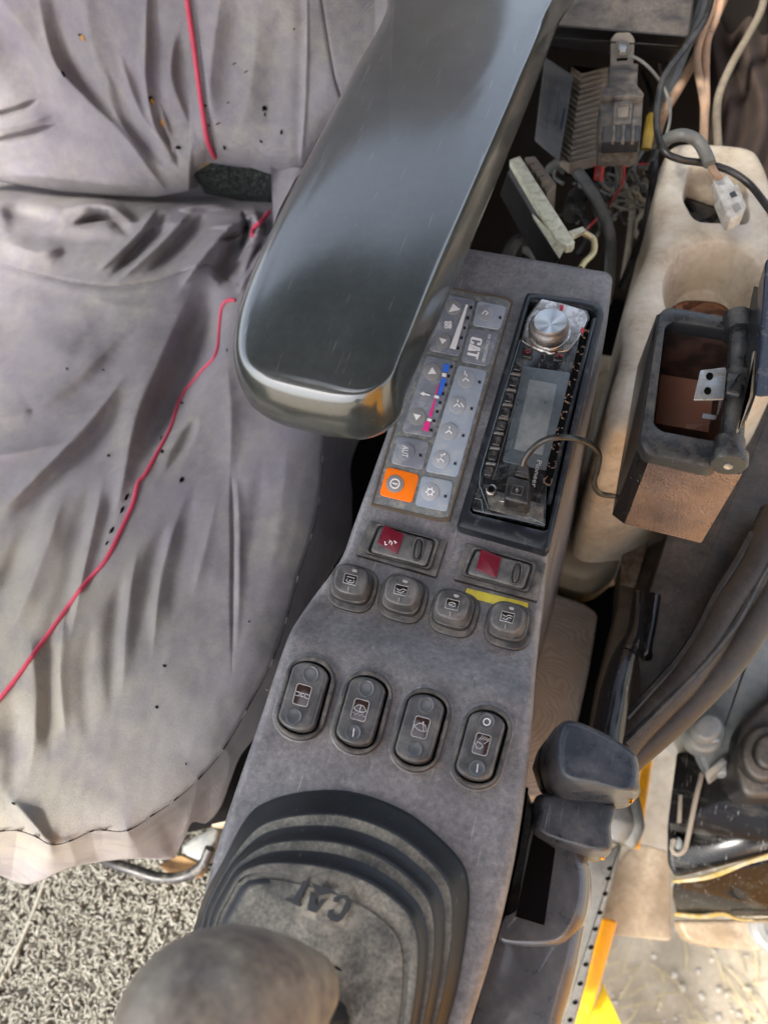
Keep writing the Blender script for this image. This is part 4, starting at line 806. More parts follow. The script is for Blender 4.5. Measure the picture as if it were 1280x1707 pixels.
def pillow(name, top, low, zt, zl, zb, mat, parent, k=8, n=9, e=.9, dome=.0, **kw):
    A, B = cat(top, k), cat(low, k); Zt = zt if np.ndim(zt) == 0 else cat([(z, 0) for z in zt], k)[:, 0]; Zl = zl if np.ndim(zl) == 0 else cat([(z, 0) for z in zl], k)[:, 0]
    W1 = hit(A[:, 0], A[:, 1], Zt); W2 = hit(B[:, 0], B[:, 1], Zl); c = W1.mean(0); rings = []
    for f in (.02, .35, .7, .9): q = c + (W1 - c) * f; q[:, 2] += dome * (1 - f * f); rings.append(q)
    for s_ in range(n + 1):
        a = s_ / n * math.pi / 2; q = W1 + (W2 - W1) * (math.sin(a) ** e if s_ else 0); q[:, 2] = W1[:, 2] - (W1[:, 2] - W2[:, 2]) * (1 - math.cos(a)); rings.append(q)
    q = W2.copy(); q[:, 2] = zb; rings.append(q)
    return loft(name, rings, mat, parent, sharp=180, **kw)
# black battery-side box at the top
bx = thing('black_plastic_box', 'dusty black plastic box at the top behind the armrest', 'box', tuple(hit(1030., 30., .52)))
hullobj('shell', [(880, -90, .66), (1170, -90, .66), (1150, 60, .64), (905, 40, .64), (905, 75, .59), (1118, 104, .59), (1145, 62, .60), (880, -60, .5), (1150, -60, .5)], dirtyblack, bx, bev=.004)
hullobj('front_lip', [(905, 60, .642), (1142, 76, .642), (1140, 82, .636), (905, 68, .636), (905, 66, .625), (1140, 84, .625)], dirtyblack, bx, bev=.001)
# finned module
am = thing('finned_module', 'electronic module with a grey label and a stack of folded heatsink fins', 'module', tuple(hit(950., 180., .45)))
hullobj('label_plate', [c4((245, 262))[0] + (.575,), c4((378, 350))[0] + (.56,), c4((312, 748))[0] + (.56,), c4((198, 650))[0] + (.575,), c4((245, 262))[0] + (.55,), c4((378, 350))[0] + (.53,), c4((312, 748))[0] + (.53,), c4((198, 650))[0] + (.55,)], labelm, am, bev=.002)
pl = lambda px, py, off=0.0: hitp(px, py, hit(930., 170., .5685 + off), np.cross(hit(*c4((378, 350))[0], .56) - hit(*c4((245, 262))[0], .575), hit(*c4((312, 748))[0], .56) - hit(*c4((378, 350))[0], .56)))
for a, b in [((300, 345), (272, 360)), ((325, 372), (298, 640)), ((300, 350), (262, 600))]: pass
for i, (y0, y1) in enumerate([(345, 620), (340, 520), (335, 470), (400, 560)]):
    x = 262 + i * 14; strokes('label_print', [c4((x + 10, y0 + i * 8), (x - 12, y1 + i * 6))], .9, M('label_text', (.05, .055, .06), .6), am, pl, .0015)
strokes('label_mark', [c4((338, 500), (318, 600))], 3.0, M('label_blue', (.02, .03, .07), .5), am, pl, .0015)
for i in range(17):
    y = 300 + i * 26; x0 = 385 - i * 3.2; P = c4((x0 - 18, y + 8), (x0 + 30 - i * .3, y + 44), (540 - i * 2, y + 2 + (8 if i < 4 else 0)))
    A = np.array([hit(*P[0], .552), hit(*P[1], .556), hit(*P[2], .552)]); n_ = np.array([0, .0014, 0]); B = A + [0, .003, -.014]
    V = np.concatenate([A, A + n_, B, B + n_]); mk('fin', V, [(0, 1, 4, 3), (1, 2, 5, 4), (0, 6, 7, 1), (1, 7, 8, 2), (3, 4, 10, 9), (4, 5, 11, 10), (0, 3, 9, 6), (2, 8, 11, 5)], finm, am, smooth=False)
hbox('fin_base', c4((360, 300), (545, 320), (500, 740), (318, 700)), .522, .03, holem, am, bev=.001)
# relay
rl = thing('relay', 'dusty black relay hanging from a metal tab with a bolt', 'relay', tuple(hit(1035., 150., .56)))
slab('mounting_tab', c4((552, 175), (575, 148), (640, 146), (662, 175), (655, 300), (550, 300)), bracket_m, rl, onZ(0), .640, .003, r=4, bev=.001)
x, y = c4((606, 212))[0]; slab('washer', circ((x, y), 13), bracket_m, rl, onZ(0), .6425, .003, bev=.001); slab('bolt', circ((x, y), 8.5, n=6), steel, rl, onZ(0), .647, .005, bev=.001)
slab('tab_slot', c4((578, 268), (630, 264), (628, 276), (578, 280)), holem, rl, onZ(0), .6404, .001, bev=0)
slab('upper_case', c4((545, 300), (678, 290), (672, 440), (535, 445)), relay_m, rl, onZ(0), .642, .022, r=2, bev=.001)
slab('case_flange', c4((500, 445), (530, 388), (670, 388), (705, 432), (702, 446)), relay_m, rl, onZ(0), .645, .006, r=1, bev=.0006)
slab('lower_case', c4((500, 448), (702, 440), (690, 640), (660, 655), (505, 655), (495, 640)), relay_m, rl, onZ(0), .640, .026, r=3, bev=.0015)
slab('socket', c4((515, 580), (690, 575), (685, 650), (512, 655)), darkp, rl, onZ(0), .643, .012, r=2, bev=.001)
slab('socket_window', c4((585, 490), (640, 482), (632, 540), (580, 540)), bracket_m, rl, onZ(0), .6415, .002, r=1, bev=.0004)
annulus('window_rim', c4((565, 470), (655, 462), (645, 570), (562, 572)), c4((583, 490), (642, 482), (634, 545), (580, 545)), relay_m, rl, onZ(0), .643, .004, r=1, bev=.0005, n=40)
for xx in (560, 605, 650): slab('socket_rib', c4((xx, 575), (xx + 14, 575), (xx + 10, 650), (xx - 4, 650)), relay_m, rl, onZ(0), .646, .004, bev=.0004)
# multi-pin connector block
kb = thing('connector_block', 'black multi pin connector block with a cream cover strip', 'connector', tuple(hit(900., 340., .54)))
slab('cream_strip', c4((82, 738), (130, 720), (384, 1118), (372, 1135), (345, 1140), (300, 1110)), cream, kb, onZ(0), .612, .008, bev=.001)
hullobj('black_body', [c4((95, 760))[0] + (.606,), c4((345, 1140))[0] + (.606,), c4((310, 1200))[0] + (.60,), c4((70, 800))[0] + (.60,), c4((35, 900))[0] + (.55,), c4((240, 1270))[0] + (.55,), c4((70, 930))[0] + (.53,), c4((280, 1260))[0] + (.53,)], dirtyblack, kb, bev=.002)
hullobj('cream_side', [c4((185, 985))[0] + (.6085,), c4((345, 1140))[0] + (.6085,), c4((312, 1200))[0] + (.602,), c4((190, 1010))[0] + (.602,), c4((190, 1010))[0] + (.596,), c4((312, 1200))[0] + (.596,)], cream, kb, bev=.001)
for a, b, e, f in (((150, 725), (200, 720), (300, 850), (255, 900)), ((190, 905), (225, 890), (330, 1040), (300, 1050))):
    hbox('plug', c4(a, b, e, f), .600, .035, bracket_m if b[0] < 210 else M('brown_plug', (.2, .13, .09), .6, dust=DUST), kb, bev=.002)
for i in range(4): hbox('pin_cover', c4((150 + i * 22, 735 + i * 28), (185 + i * 22, 722 + i * 30), (200 + i * 22, 742 + i * 30), (165 + i * 22, 758 + i * 28)), .606, .01, bracket_m, kb, bev=.0008)
slab('cream_clip', c4((355, 1070), (420, 1048), (435, 1065), (372, 1098)), cream, kb, onZ(0), .608, .004, bev=.0005)
tube('metal_hook', [hit(*c4(p)[0], z) for p, z in (((425, 1080), .61), ((470, 1110), .605), ((470, 1170), .60), ((430, 1215), .60), ((410, 1245), .60))], .003, M('brass', (.6, .52, .25), .35, metal=.8, dust=DUST), kb)
# cables
def cable(name, lab, P, r, mat, n=9, k=8, group=None):
    o = tube(name, [hit(*c4((x, y))[0], z) for x, y, z in P], r, mat, None, n=n, k=k); tag(o, lab, 'cable', group); return o
cable('grey_hose', 'thick grey hose arching down beside the connector block', [(270, 780, .50), (340, 745, .53), (395, 795, .54), (460, 885, .54), (515, 990, .53), (548, 1110, .52), (545, 1290, .46), (530, 1400, .40)], .0062, wire_g, 14)
cable('black_cable', 'glossy black cable looping from the top down over the cream tray', [(1030, -60, .66), (985, 90, .66), (880, 240, .655), (800, 350, .65), (770, 470, .645), (765, 600, .64), (800, 700, .635), (880, 740, .63), (980, 755, .625), (1100, 790, .62), (1200, 860, .615), (1300, 990, .61)], .0032, wire_k, 12)
cable('grey_cable', 'short grey cable arching over the tray to the white connector', [(785, 670, .63), (830, 635, .64), (890, 625, .645), (950, 650, .64), (990, 710, .635), (1010, 760, .632)], .0055, wire_g, 12)
tw = thing('tan_cable_bundle', 'bundle of tan cables hanging down at the top right', 'cable', tuple(hit(1160., 60., .5)))
for P, r in (([(1035, -60, .60), (1010, 60, .59), (965, 180, .58), (950, 280, .57), (970, 400, .56), (985, 500, .55), (980, 680, .54)], .0045), ([(1080, -60, .60), (1040, 80, .585), (1000, 180, .575), (990, 300, .565), (992, 450, .555), (985, 560, .54)], .0045), ([(1070, -60, .58), (1010, 120, .57), (940, 270, .56), (870, 400, .55), (800, 520, .53), (760, 640, .50)], .0055), ([(1100, -60, .59), (1050, 60, .58), (1010, 150, .58)], .004)):
    tube('cable', [hit(*c4((x, y))[0], z) for x, y, z in P], r, wire_t, tw)
tube('grey_cable', [hit(*c4((x, y))[0], z) for x, y, z in [(990, -60, .55), (940, 100, .54), (880, 230, .53), (830, 360, .52), (790, 460, .5)]], .010, greysteel, tw)
cable('olive_cable', 'olive grey cable hanging against the brown lining at the top right', [(1265, -60, .55), (1250, 40, .55), (1190, 160, .55), (1110, 300, .55), (1055, 430, .545), (1042, 540, .54), (1050, 700, .53)], .0045, wire_o, 10)
cable('ground_wire', 'thin grey wire running from the relay tab', [(640, 255, .645), (690, 280, .64), (745, 330, .63), (800, 410, .61), (825, 500, .60), (815, 600, .59), (770, 700, .57), (720, 770, .55), (650, 765, .53)], .0016, wire_g, 8)
for i, (P, r, mt) in enumerate([([(590, 640, .62), (560, 680, .60), (520, 740, .58), (505, 840, .56)], .0022, wire_r), ([(560, 650, .62), (520, 690, .60), (490, 760, .57), (480, 830, .55)], .0022, wire_r), ([(575, 700, .60), (610, 760, .58), (605, 850, .56), (560, 920, .54), (520, 980, .5), (430, 1070, .48)], .0014, wire_r), ([(530, 650, .61), (500, 690, .6), (540, 720, .58), (590, 660, .6)], .0018, wire_r)]):
    cable('red_wire', ['thick red wire hanging below the relay', 'red wire left of the others below the relay', 'thin red wire trailing down beside the hose', 'short red wire looping under the relay'][i], P, r, mt, 8)
cable('yellow_sleeve', 'short yellow sleeved wire right of the relay', [(740, 540, .55), (728, 610, .55), (715, 690, .54)], .0055, wire_y, 10)
lo = thing('wiring_loom', 'tangle of dusty grey wires behind the console', 'wires', tuple(hit(1030., 300., .4)))
LM = [([(600, 650, .56), (620, 720, .54), (590, 800, .52), (620, 880, .50), (650, 960, .48), (640, 1100, .46), (610, 1290, .42)], .004, wire_o), ([(640, 640, .56), (680, 700, .54), (640, 780, .52), (600, 860, .5), (540, 960, .48)], .0018, wire_g), ([(755, 700, .56), (745, 850, .55), (725, 980, .53), (690, 1110, .5), (640, 1230, .46), (600, 1330, .42)], .0042, wire_k),
      ([(480, 790, .52), (560, 760, .53), (580, 830, .52), (560, 900, .5), (500, 880, .5)], .0016, wire_g), ([(520, 860, .52), (590, 900, .52), (700, 850, .52), (720, 930, .51), (640, 970, .5), (560, 950, .5)], .0018, wire_o), ([(700, 700, .55), (660, 780, .54), (690, 860, .52), (740, 900, .5)], .0018, wire_g), ([(700, 330, .5), (740, 450, .5), (735, 560, .5), (745, 700, .48)], .003, wire_k), ([(770, 300, .5), (790, 450, .5), (760, 600, .5), (740, 760, .48)], .003, wire_o),
      ([(540, 960, .5), (600, 930, .5), (690, 950, .5), (730, 1000, .48)], .0016, wire_o), ([(370, 1000, .44), (400, 900, .44), (480, 860, .44)], .012, wire_k), ([(80, 1200, .45), (130, 1130, .46), (220, 1180, .45)], .012, wire_k), ([(330, 800, .5), (300, 780, .51), (290, 820, .5), (330, 850, .5)], .002, wire_g), ([(380, 960, .48), (430, 1010, .48), (440, 1100, .47), (400, 1180, .46)], .004, wire_k),
      ([(700, 880, .5), (760, 840, .5), (790, 780, .5)], .0035, wire_g), ([(620, 770, .5), (720, 760, .5), (760, 800, .5)], .0016, wire_r)]
for P, r, mt in LM: tube('wire', [hit(*c4((x, y))[0], z) for x, y, z in P], r, mt, lo, n=8)
rr_ = np.random.default_rng(11)
for i in range(26):
    x0, y0 = rr_.uniform(440, 760), rr_.uniform(640, 900); P = [(x0, y0, .46)]
    for k in range(5): x0 += rr_.uniform(-70, 60); y0 += rr_.uniform(-20, 110); P.append((x0, y0, .46 - k * .02))
    tube('wire', [hit(*c4((x, y))[0], z) for x, y, z in P], rr_.choice([.0015, .002, .003]), [wire_g, wire_k, wire_o, wire_k][i % 4], lo, n=6)
def swirl_mat():
    m_ = swirl; nt = m_.node_tree; N = nt.nodes.new; L = nt.links.new; b = nt.nodes['Principled BSDF']; tc = N('ShaderNodeTexCoord')
    wv = N('ShaderNodeTexWave'); wv.wave_type = 'RINGS'; wv.rings_direction = 'Z'; wv.inputs['Scale'].default_value = 70; wv.inputs['Distortion'].default_value = 22; wv.inputs['Detail'].default_value = 1; wv.inputs['Detail Scale'].default_value = .5
    mp = N('ShaderNodeMapping'); mp.inputs['Location'].default_value = (.03, .05, 0); L(tc.outputs['Object'], mp.inputs[0]); L(mp.outputs[0], wv.inputs[0])
    old = b.inputs['Base Color'].links[0].from_socket; r = N('ShaderNodeValToRGB'); r.color_ramp.elements[0].color = (.88, .87, .86, 1); r.color_ramp.elements[1].color = (1.1, 1.1, 1.1, 1); L(wv.outputs['Fac'], r.inputs[0])
    x = N('ShaderNodeMix'); x.data_type = 'RGBA'; x.blend_type = 'MULTIPLY'; x.inputs['Factor'].default_value = 1; L(old, x.inputs[6]); L(r.outputs[0], x.inputs[7]); L(x.outputs[2], b.inputs['Base Color']); return m_
# lower console side behind (dark board)
ln = thing('brown_lining_panel', 'dark brown fibrous lining at the top right corner', 'panel', tuple(hit(1230., 120., .4)))
grid_v = []
X_, Y_ = np.meshgrid(np.linspace(1165, 1400, 50), np.linspace(-120, 330, 70)); Zz = .50 + .012 * np.sin(X_ / 9 + np.sin(Y_ / 40) * 1.5) - (X_ < 1180) * .05
mk('lining', hit(X_, Y_, Zz).reshape(-1, 3), [(j * 50 + i, j * 50 + i + 1, (j + 1) * 50 + i + 1, (j + 1) * 50 + i) for j in range(69) for i in range(49)], fabrown, ln, sharp=180)

# ---------------------------------------------------------------- cream tray with the cup hole
tray = thing('cup_holder_tray', 'cream plastic side tray with a rectangular pocket and a rust stained cup hole', 'cup holder', tuple(hit(1180., 450., .3)))
TP = cat([(1128, 234), (1190, 232), (1250, 240), (1274, 262), (1300, 330), (1340, 430), (1340, 540), (1260, 620), (1180, 665), (1100, 705), (1040, 718), (1012, 705), (1018, 650), (1037, 585), (1041, 515), (1062, 455), (1084, 400), (1092, 330), (1105, 262)], 6)
TW = hit(TP[:, 0], TP[:, 1], .58)
PK = np.array([tuple(hit(x, y, .58)) for x, y in rnd([(1150, 272), (1238, 288), (1248, 372), (1160, 368), (1138, 330)], 14)]); CU = np.array([tuple(hit(x, y, .58)) for x, y in circ((1190, 478), 86, 80, 40)])
bbx0, bby0 = TW[:, 0].min() - .03, TW[:, 1].min() - .03; bbx1, bby1 = TW[:, 0].max() + .02, TW[:, 1].max() + .02
def tray_z(X, Y):
    def ss(d, w): t = np.clip(d / w, 0, 1); return t * t * (3 - 2 * t)
    do = sdf(X, Y, TW[:, :2]); z = .58 - .012 * (1 - np.sqrt(np.clip(1 - (1 - np.clip(do / .014, 0, 1)) ** 2, 0, 1))) - np.where(do < 0, np.clip(-do * 28, 0, .36), 0)
    z = z - .045 * ss(sdf(X, Y, PK[:, :2]) + .002, .007) - .050 * ss(sdf(X, Y, CU[:, :2]) + .001, .014) - .004 * ss(sdf(X, Y, CU[:, :2]) + .012, .02)
    return z + .0008 * fbm(X, Y, 30, 4)
tr_ = grid('tray_body', bbx0, bbx1, bby0, bby1, 340, 420, tray_z, beige, tray, sharp=180)
cbm = hit(1192., 500., .50); th = np.linspace(0, 2 * math.pi, 40, endpoint=False)
rb = []
cw = CU[:, :2].mean(0)
for f in (1.0, .8, .5, .2, .02): rb.append(np.array([[cw[0] + math.cos(a) * .034 * f, cw[1] + math.sin(a) * .034 * f, .5285 + .003 * (1 - f) + .0015 * math.sin(a * 5 + f * 9)] for a in th]))
loft('rusty_deposit', rb, rust, tray, sharp=180)
pkc = PK[:, :2].mean(0); pkr = []
for f in (1.0, .85, .6, .3, .03): pkr.append(np.array([[pkc[0] + (p[0] - pkc[0]) * f * .92, pkc[1] + (p[1] - pkc[1]) * f * .92, .541 + .008 * (1 - f) + .004 * math.sin(i * .9 + f * 5)] for i, p in enumerate(PK)]))
bg = loft('bag', pkr, M('black_bag', (.015, .015, .016), .3, rvar=.1, bump=.6, bs=120), tray, sharp=180); bg.name = 'pocket_liner'; bg['label'] = 'crumpled black plastic lining the pocket'
wc = thing('white_connector', 'white two way plastic connector lying on the tray pocket', 'connector', tuple(hit(1210., 320., .6)))
hbox('collar', c4((1025, 830), (1090, 808), (1130, 860), (1048, 900)), .618, .010, whitecon, wc, bev=.0012)
hbox('body', c4((1045, 895), (1140, 848), (1180, 950), (1165, 985), (1105, 1015), (1090, 1000)), .622, .014, whitecon, wc, bev=.0015)
slab('slot', c4((1100, 895), (1125, 882), (1138, 905), (1112, 915)), ledm, wc, onZ(0), .6225, .001, bev=0)
slab('slot', c4((1115, 950), (1140, 935), (1158, 965), (1130, 985)), M('shade_white', (.35, .33, .28), .5), wc, onZ(0), .6225, .001, bev=0)
for i in range(2): tube('wire', [hit(*c4(p)[0], .628) for p in ((995 + i * 12, 730), (1015 + i * 12, 780), (1045 + i * 14, 825))], .0024, wire_t, wc)
tube('sleeve', [hit(*c4(p)[0], .63) for p in ((980, 700), (995, 730), (1008, 758))], .0050, wire_g, wc)
shadedbeige = M('shaded_cream', (.25, .215, .15), .5, col2=(.20, .17, .12), dust=(.12, .09, .06), da=.3, ds=20, dcon=.2)  # cream darkened: shade under the ashtray is put into its colour
# lower cream trunking
lt_ = slab('cream_trunking', [(925, 700), (1010, 600), (1075, 620), (1110, 800), (1075, 890), (1030, 935), (990, 965), (930, 950), (880, 915), (880, 800)], shadedbeige, None, onZ(0), .34, .12, r=25, bev=.012, seg=5)
tag(lt_, 'shade darkened cream plastic duct low down between console and ashtray', 'duct')
tube_o = tube('duct_rib', pz([(1012, 690, .375), (1030, 706, .375), (1062, 706, .375)]), .002, beige, None); tag(tube_o, 'thin moulded rib on the cream duct under the tray', 'rib')

# ---------------------------------------------------------------- ashtray
ce = cr(900, 400, .3281)
ash = thing('ashtray', 'open metal ashtray with its dark lid raised on the right', 'ashtray', tuple(hit(1140., 700., .58)))
za = .690
annulus('rim', ce((608, 360), (640, 335), (700, 338), (965, 385), (985, 450), (1010, 520), (905, 1145), (870, 1160), (540, 1085), (505, 1030), (508, 985)), ce((640, 440), (680, 412), (720, 415), (955, 452), (990, 490), (985, 540), (935, 990), (890, 1015), (620, 965), (582, 930), (585, 900)), ashrim, ash, onZ(0), za, .010, r=6, ri=5, bev=.0025, hi=.012, n=120)
tq = np.array([hit(*p, za - .010) for p in ce((598, 380), (985, 420), (1060, 500), (1020, 1188), (560, 1100), (515, 1020))]); bq = np.array([hit(*p, za - .078) for p in ce((500, 640), (800, 700), (900, 800), (815, 1535), (430, 1440), (372, 1395))])
ti_ = tq * 1; n6 = 6
V = np.concatenate([tq, bq]); 
side = mk('bin_face', np.array([tq[4], tq[3], bq[3], bq[4]]), [(0, 1, 2, 3)], copperish, ash, smooth=False)
for o_ in (side,):
    md = o_.modifiers.new('thick', 'SOLIDIFY'); md.thickness = .0015; md.offset = 0
for nm, idx, mt in (('bin_side', (5, 4), gloss), ('bin_side', (0, 5), gloss), ('bin_side', (1, 0), gloss), ('bin_side', (2, 1), gloss), ('bin_side', (3, 2), copperish)):
    a, b = idx; o_ = mk(nm, np.array([tq[a], tq[b], bq[b], bq[a]]), [(0, 1, 2, 3)], mt, ash, smooth=False); md = o_.modifiers.new('thick', 'SOLIDIFY'); md.thickness = .0015; md.offset = 0
mk('bin_bottom', bq + [0, 0, .002], [tuple(range(6))], redbrown, ash, smooth=False)
iw = [hit(*p, za - .012) for p in ce((640, 440), (990, 490), (935, 990), (585, 930))]; il = [p * 1 for p in iw]
cI = np.mean(iw, 0); il = [cI + (p - cI) * .93 - [0, 0, .048] for p in iw]
mk('liner', np.array(iw + il), [(0, 1, 5, 4), (1, 2, 6, 5), (2, 3, 7, 6), (3, 0, 4, 7)], M('liner_black', (.030, .018, .014), .5, dust=(.14, .06, .04), da=.4), ash, smooth=False)
mk('liner_floor', np.array(il), [(0, 1, 2, 3)], redbrown, ash, smooth=False)
slab('inner_step', ce((740, 930), (830, 935), (850, 1010), (720, 990)), redbrown, ash, onZ(0), za - .04, .01, r=2, bev=.001)
tube('hinge_barrel', [hit(*ce(p)[0], za + .002) for p in ((1000, 400), (1010, 520), (990, 800), (965, 1100))], .0068, ashrim, ash, n=18)
for a, b in (((1000, 385), (1012, 470)), ((1005, 690), (985, 770)), ((962, 1020), (958, 1120))): tube('hinge_knuckle', [hit(*ce(p)[0], za + .003) for p in (a, b)], .0092, ashrim, ash, n=20, k=2, sharp=40)
hx, hy = ce((958, 1122))[0]; hp = hit(hx, hy, za + .003); ax_ = hit(*ce((958, 1120))[0], za) - hit(*ce((985, 770))[0], za); ax_ /= np.linalg.norm(ax_)
revolve('hinge_end', hp, ax_, [(.0001, -.004), (.0112, -.004), (.0112, .002), (.010, .0035), (.006, .0038), (.0001, .0038)], ashrim, ash, sharp=40)
revolve('rivet', hp + ax_ * .0038, ax_, [(.0028, -.001), (.0026, .0008), (.0012, .0006), (.0001, .0002)], steel, ash, n=20)
lp = [ce((1060, 420))[0] + (za + .012,), ce((1000, 975))[0] + (za + .008,), ce((1030, 960))[0] + (za - .004,), ce((1090, 300))[0] + (za + .012,), ce((1120, 215))[0] + (za + .04,), ce((1110, 770))[0] + (za + .045,), ce((1085, 900))[0] + (za + .02,)]
hullobj('lid_frame', [ce((1085, 225))[0] + (.70,), ce((1050, 400))[0] + (.695,), ce((1010, 955))[0] + (.695,), ce((1040, 950))[0] + (.695,), ce((1130, 240))[0] + (.715,), ce((1100, 780))[0] + (.715,), ce((1075, 850))[0] + (.71,)], ashrim, ash, bev=.0015)
hullobj('lid', [ce((1148, 95))[0] + (.74,), ce((1180, 90))[0] + (.74,), ce((1240, 780))[0] + (.73,), ce((1095, 800))[0] + (.735,), ce((1095, 780))[0] + (.72,), ce((1105, 240))[0] + (.722,), ce((1280, 90))[0] + (.70,), ce((1280, 780))[0] + (.70,)], navy, ash, bev=.002)
lidl = slab('lid_seal', ce((1085, 560), (1100, 560), (1085, 780), (1010, 970), (1000, 960), (1060, 790)), M('worn_brass_edge', (.25, .20, .12), .4, metal=.3, dust=DUST), ash, onZ(0), .7165, .003, r=2, bev=.0008)
cl_ = slab('clip_plate', ce((815, 660), (945, 645), (948, 665), (935, 808), (780, 812)), steel, ash, onZ(0), za + .013, .0012, r=2.5, bev=.0004)
for p in ((862, 690), (852, 765)): x, y = ce(p)[0]; slab('clip_hole', circ((x, y), 6), holem, ash, onZ(0), za + .0134, .0005, bev=0)
hullobj('clip_leg', [ce((945, 650))[0] + (za + .0125,), ce((945, 665))[0] + (za + .011,), ce((932, 808))[0] + (za + .0125,), ce((938, 660))[0] + (za + .0125,), ce((905, 892))[0] + (za - .022,), ce((895, 890))[0] + (za - .022,), ce((930, 800))[0] + (za - .018,)], steel, ash, bev=.0004)
hullobj('clip_foot', [ce((828, 880))[0] + (za - .02,), ce((900, 892))[0] + (za - .02,), ce((893, 915))[0] + (za - .02,), ce((822, 905))[0] + (za - .02,), ce((828, 880))[0] + (za - .024,), ce((893, 915))[0] + (za - .024,), ce((900, 892))[0] + (za - .024,)], steel, ash, bev=.0003)
slab('clip_root', ce((945, 660), (1040, 665), (1030, 790), (935, 770)), ashrim, ash, onZ(0), za + .0125, .008, r=3, bev=.003)

struct(slab('shadow_gap_sheet', [(850, 900), (1110, 900), (1100, 1080), (1040, 1200), (990, 1330), (900, 1400), (850, 1400)], darkfloor, None, onZ(0), .265, .02, bev=.001))  # near-black sheet standing in for the shadow gap below the duct
# ---------------------------------------------------------------- door sill, lever, covers
cs6 = cr(860, 940, .3281)
seal = thing('door_sill_seal', 'long curved rubber sill seal with a corrugated inner tube beside the ashtray', 'seal', tuple(hit(1150., 1050., .36)))
P1 = cat([hit(*cs6(p)[0], .44) for p in ((1330, -250), (1245, -60), (1190, 60), (1060, 250), (980, 400), (850, 590), (720, 730), (600, 860), (480, 1010), (400, 1130))], 26, False)
V, Fc = tubeV(P1, [.016, .016, .015, .013, .012], 18, True, lambda i: 1 + (.035 if i % 3 == 0 else 0)); mk('corrugated_tube', V, Fc, sealm, seal, sharp=180)
tube('outer_lip', [hit(*cs6(p)[0], .43) for p in ((1450, -250), (1370, -60), (1290, 130), (1170, 350), (1040, 530), (880, 710), (740, 850), (600, 975), (500, 1080))], [.019, .017, .015, .012, .011], sealm, seal, n=18)
tube('bead', [hit(*cs6(p)[0], .452) for p in ((1395, -250), (1310, -50), (1240, 80), (1120, 300), (980, 480), (820, 650), (690, 780), (555, 915))], .0035, darkp, seal, n=8)
tube('inner_lip', [hit(*cs6(p)[0], .445) for p in ((1200, -150), (1120, 0), (1020, 160), (940, 320), (840, 480), (700, 640), (560, 790))], .005, darkp, seal, n=8)
dk = slab('black_trim_panel', [(1200, 640), (1340, 560), (1400, 800), (1300, 900), (1235, 1000), (1160, 1100), (1085, 1190), (1066, 1190), (1066, 1130), (1060, 1060), (1075, 1010), (1110, 900), (1160, 780)], dirtyblack, None, onZ(0), .42, .10, r=4, bev=.0014, seg=4); tag(dk, 'scuffed black plastic trim panel below the ashtray', 'panel')
tp = slab('tan_side_panel', [(1040, 880), (1120, 870), (1160, 980), (1130, 1120), (1060, 1220), (1020, 1290), (975, 1290), (1000, 1130), (1030, 1010)], tanpanel, None, onZ(0), .33, .05, r=10, bev=.004); tag(tp, 'dull tan panel beneath the black handle tube', 'panel')
sp = slab('patterned_panel', [(870, 985), (925, 988), (975, 1006), (998, 1022), (982, 1120), (955, 1240), (930, 1330), (850, 1330), (850, 1150)], swirl_mat(), None, onZ(0), .30, .05, r=10, bev=.004, seg=3); tag(sp, 'light brown swirl patterned panel beside the console', 'panel')
br = hbox('brown_strap', [(1040, 885), (1085, 890), (1060, 975), (1035, 970)], .345, .01, M('brown_strap', (.13, .07, .035), .7, dust=DUST), None, bev=.001); tag(br, 'brown strap hanging below the ashtray', 'strap')
hf = thing('black_handle_tube', 'glossy black forked tube rising behind the grey lever', 'handle', tuple(hit(1010., 1150., .38)))
tube('tube', [hit(*cs6(p)[0], z) for p, z in (((590, 400), .46), ((545, 500), .47), ((505, 640), .48), ((480, 780), .49), ((450, 920), .50), ((420, 1060), .50))], [.0085, .011, .0125, .0125, .013], gloss, hf, n=24)
tube('fork', [hit(*cs6(p)[0], z) for p, z in (((615, 150), .44), ((610, 300), .45), ((590, 400), .46), ((560, 470), .47))], [.004, .006, .008, .009], gloss, hf, n=14)
tube('fork', [hit(*cs6(p)[0], z) for p, z in (((700, 160), .42), ((680, 300), .42), ((655, 450), .42), ((700, 520), .40))], .0065, gloss, hf, n=14)
lv = thing('console_lever', 'worn grey plastic lever handle with chipped yellow corners beside the console', 'lever', tuple(hit(980., 1320., .56)))
def L6(x, y, z): return cs6((x, y))[0] + (z,)
pillow('upper_grip', cs6((255, 838), (298, 826), (442, 890), (572, 968), (598, 1018), (596, 1085), (568, 1150), (400, 1108), (248, 1065), (232, 945)), cs6((195, 845), (285, 815), (445, 876), (585, 968), (610, 1030), (607, 1130), (590, 1215), (400, 1222), (195, 1180), (128, 985)), .655, [.628, .632, .636, .638, .632, .618, .606, .606, .604, .604], .585, lever_m, lv, e=1.0, dome=.0, n=5)
pillow('lower_grip', cs6((160, 1186), (330, 1208), (482, 1244), (466, 1342), (456, 1445), (326, 1425), (130, 1356), (130, 1262)), cs6((112, 1180), (330, 1190), (495, 1235), (476, 1345), (462, 1490), (320, 1490), (98, 1400), (92, 1290)), .612, [.595, .60, .598, .592, .580, .578, .580, .588], .555, lever_m, lv, e=1.0, dome=.001)
hullobj('neck', [L6(80, 1040, .54), L6(110, 940, .56), L6(180, 860, .575), L6(260, 830, .60), L6(260, 1100, .60), L6(130, 1200, .58), L6(90, 1050, .50), L6(250, 1000, .5)], gloss, lv, bev=.004, sharp=180)
for P, z in (([(575, 1185), (598, 1175), (602, 1200), (578, 1225)], .6225), ([(425, 1465), (455, 1485), (450, 1508), (428, 1500)], .5895)): slab('chipped_corner', cs6(*P), yellow, lv, onZ(0), z + .002, .004, r=2, bev=.0008)
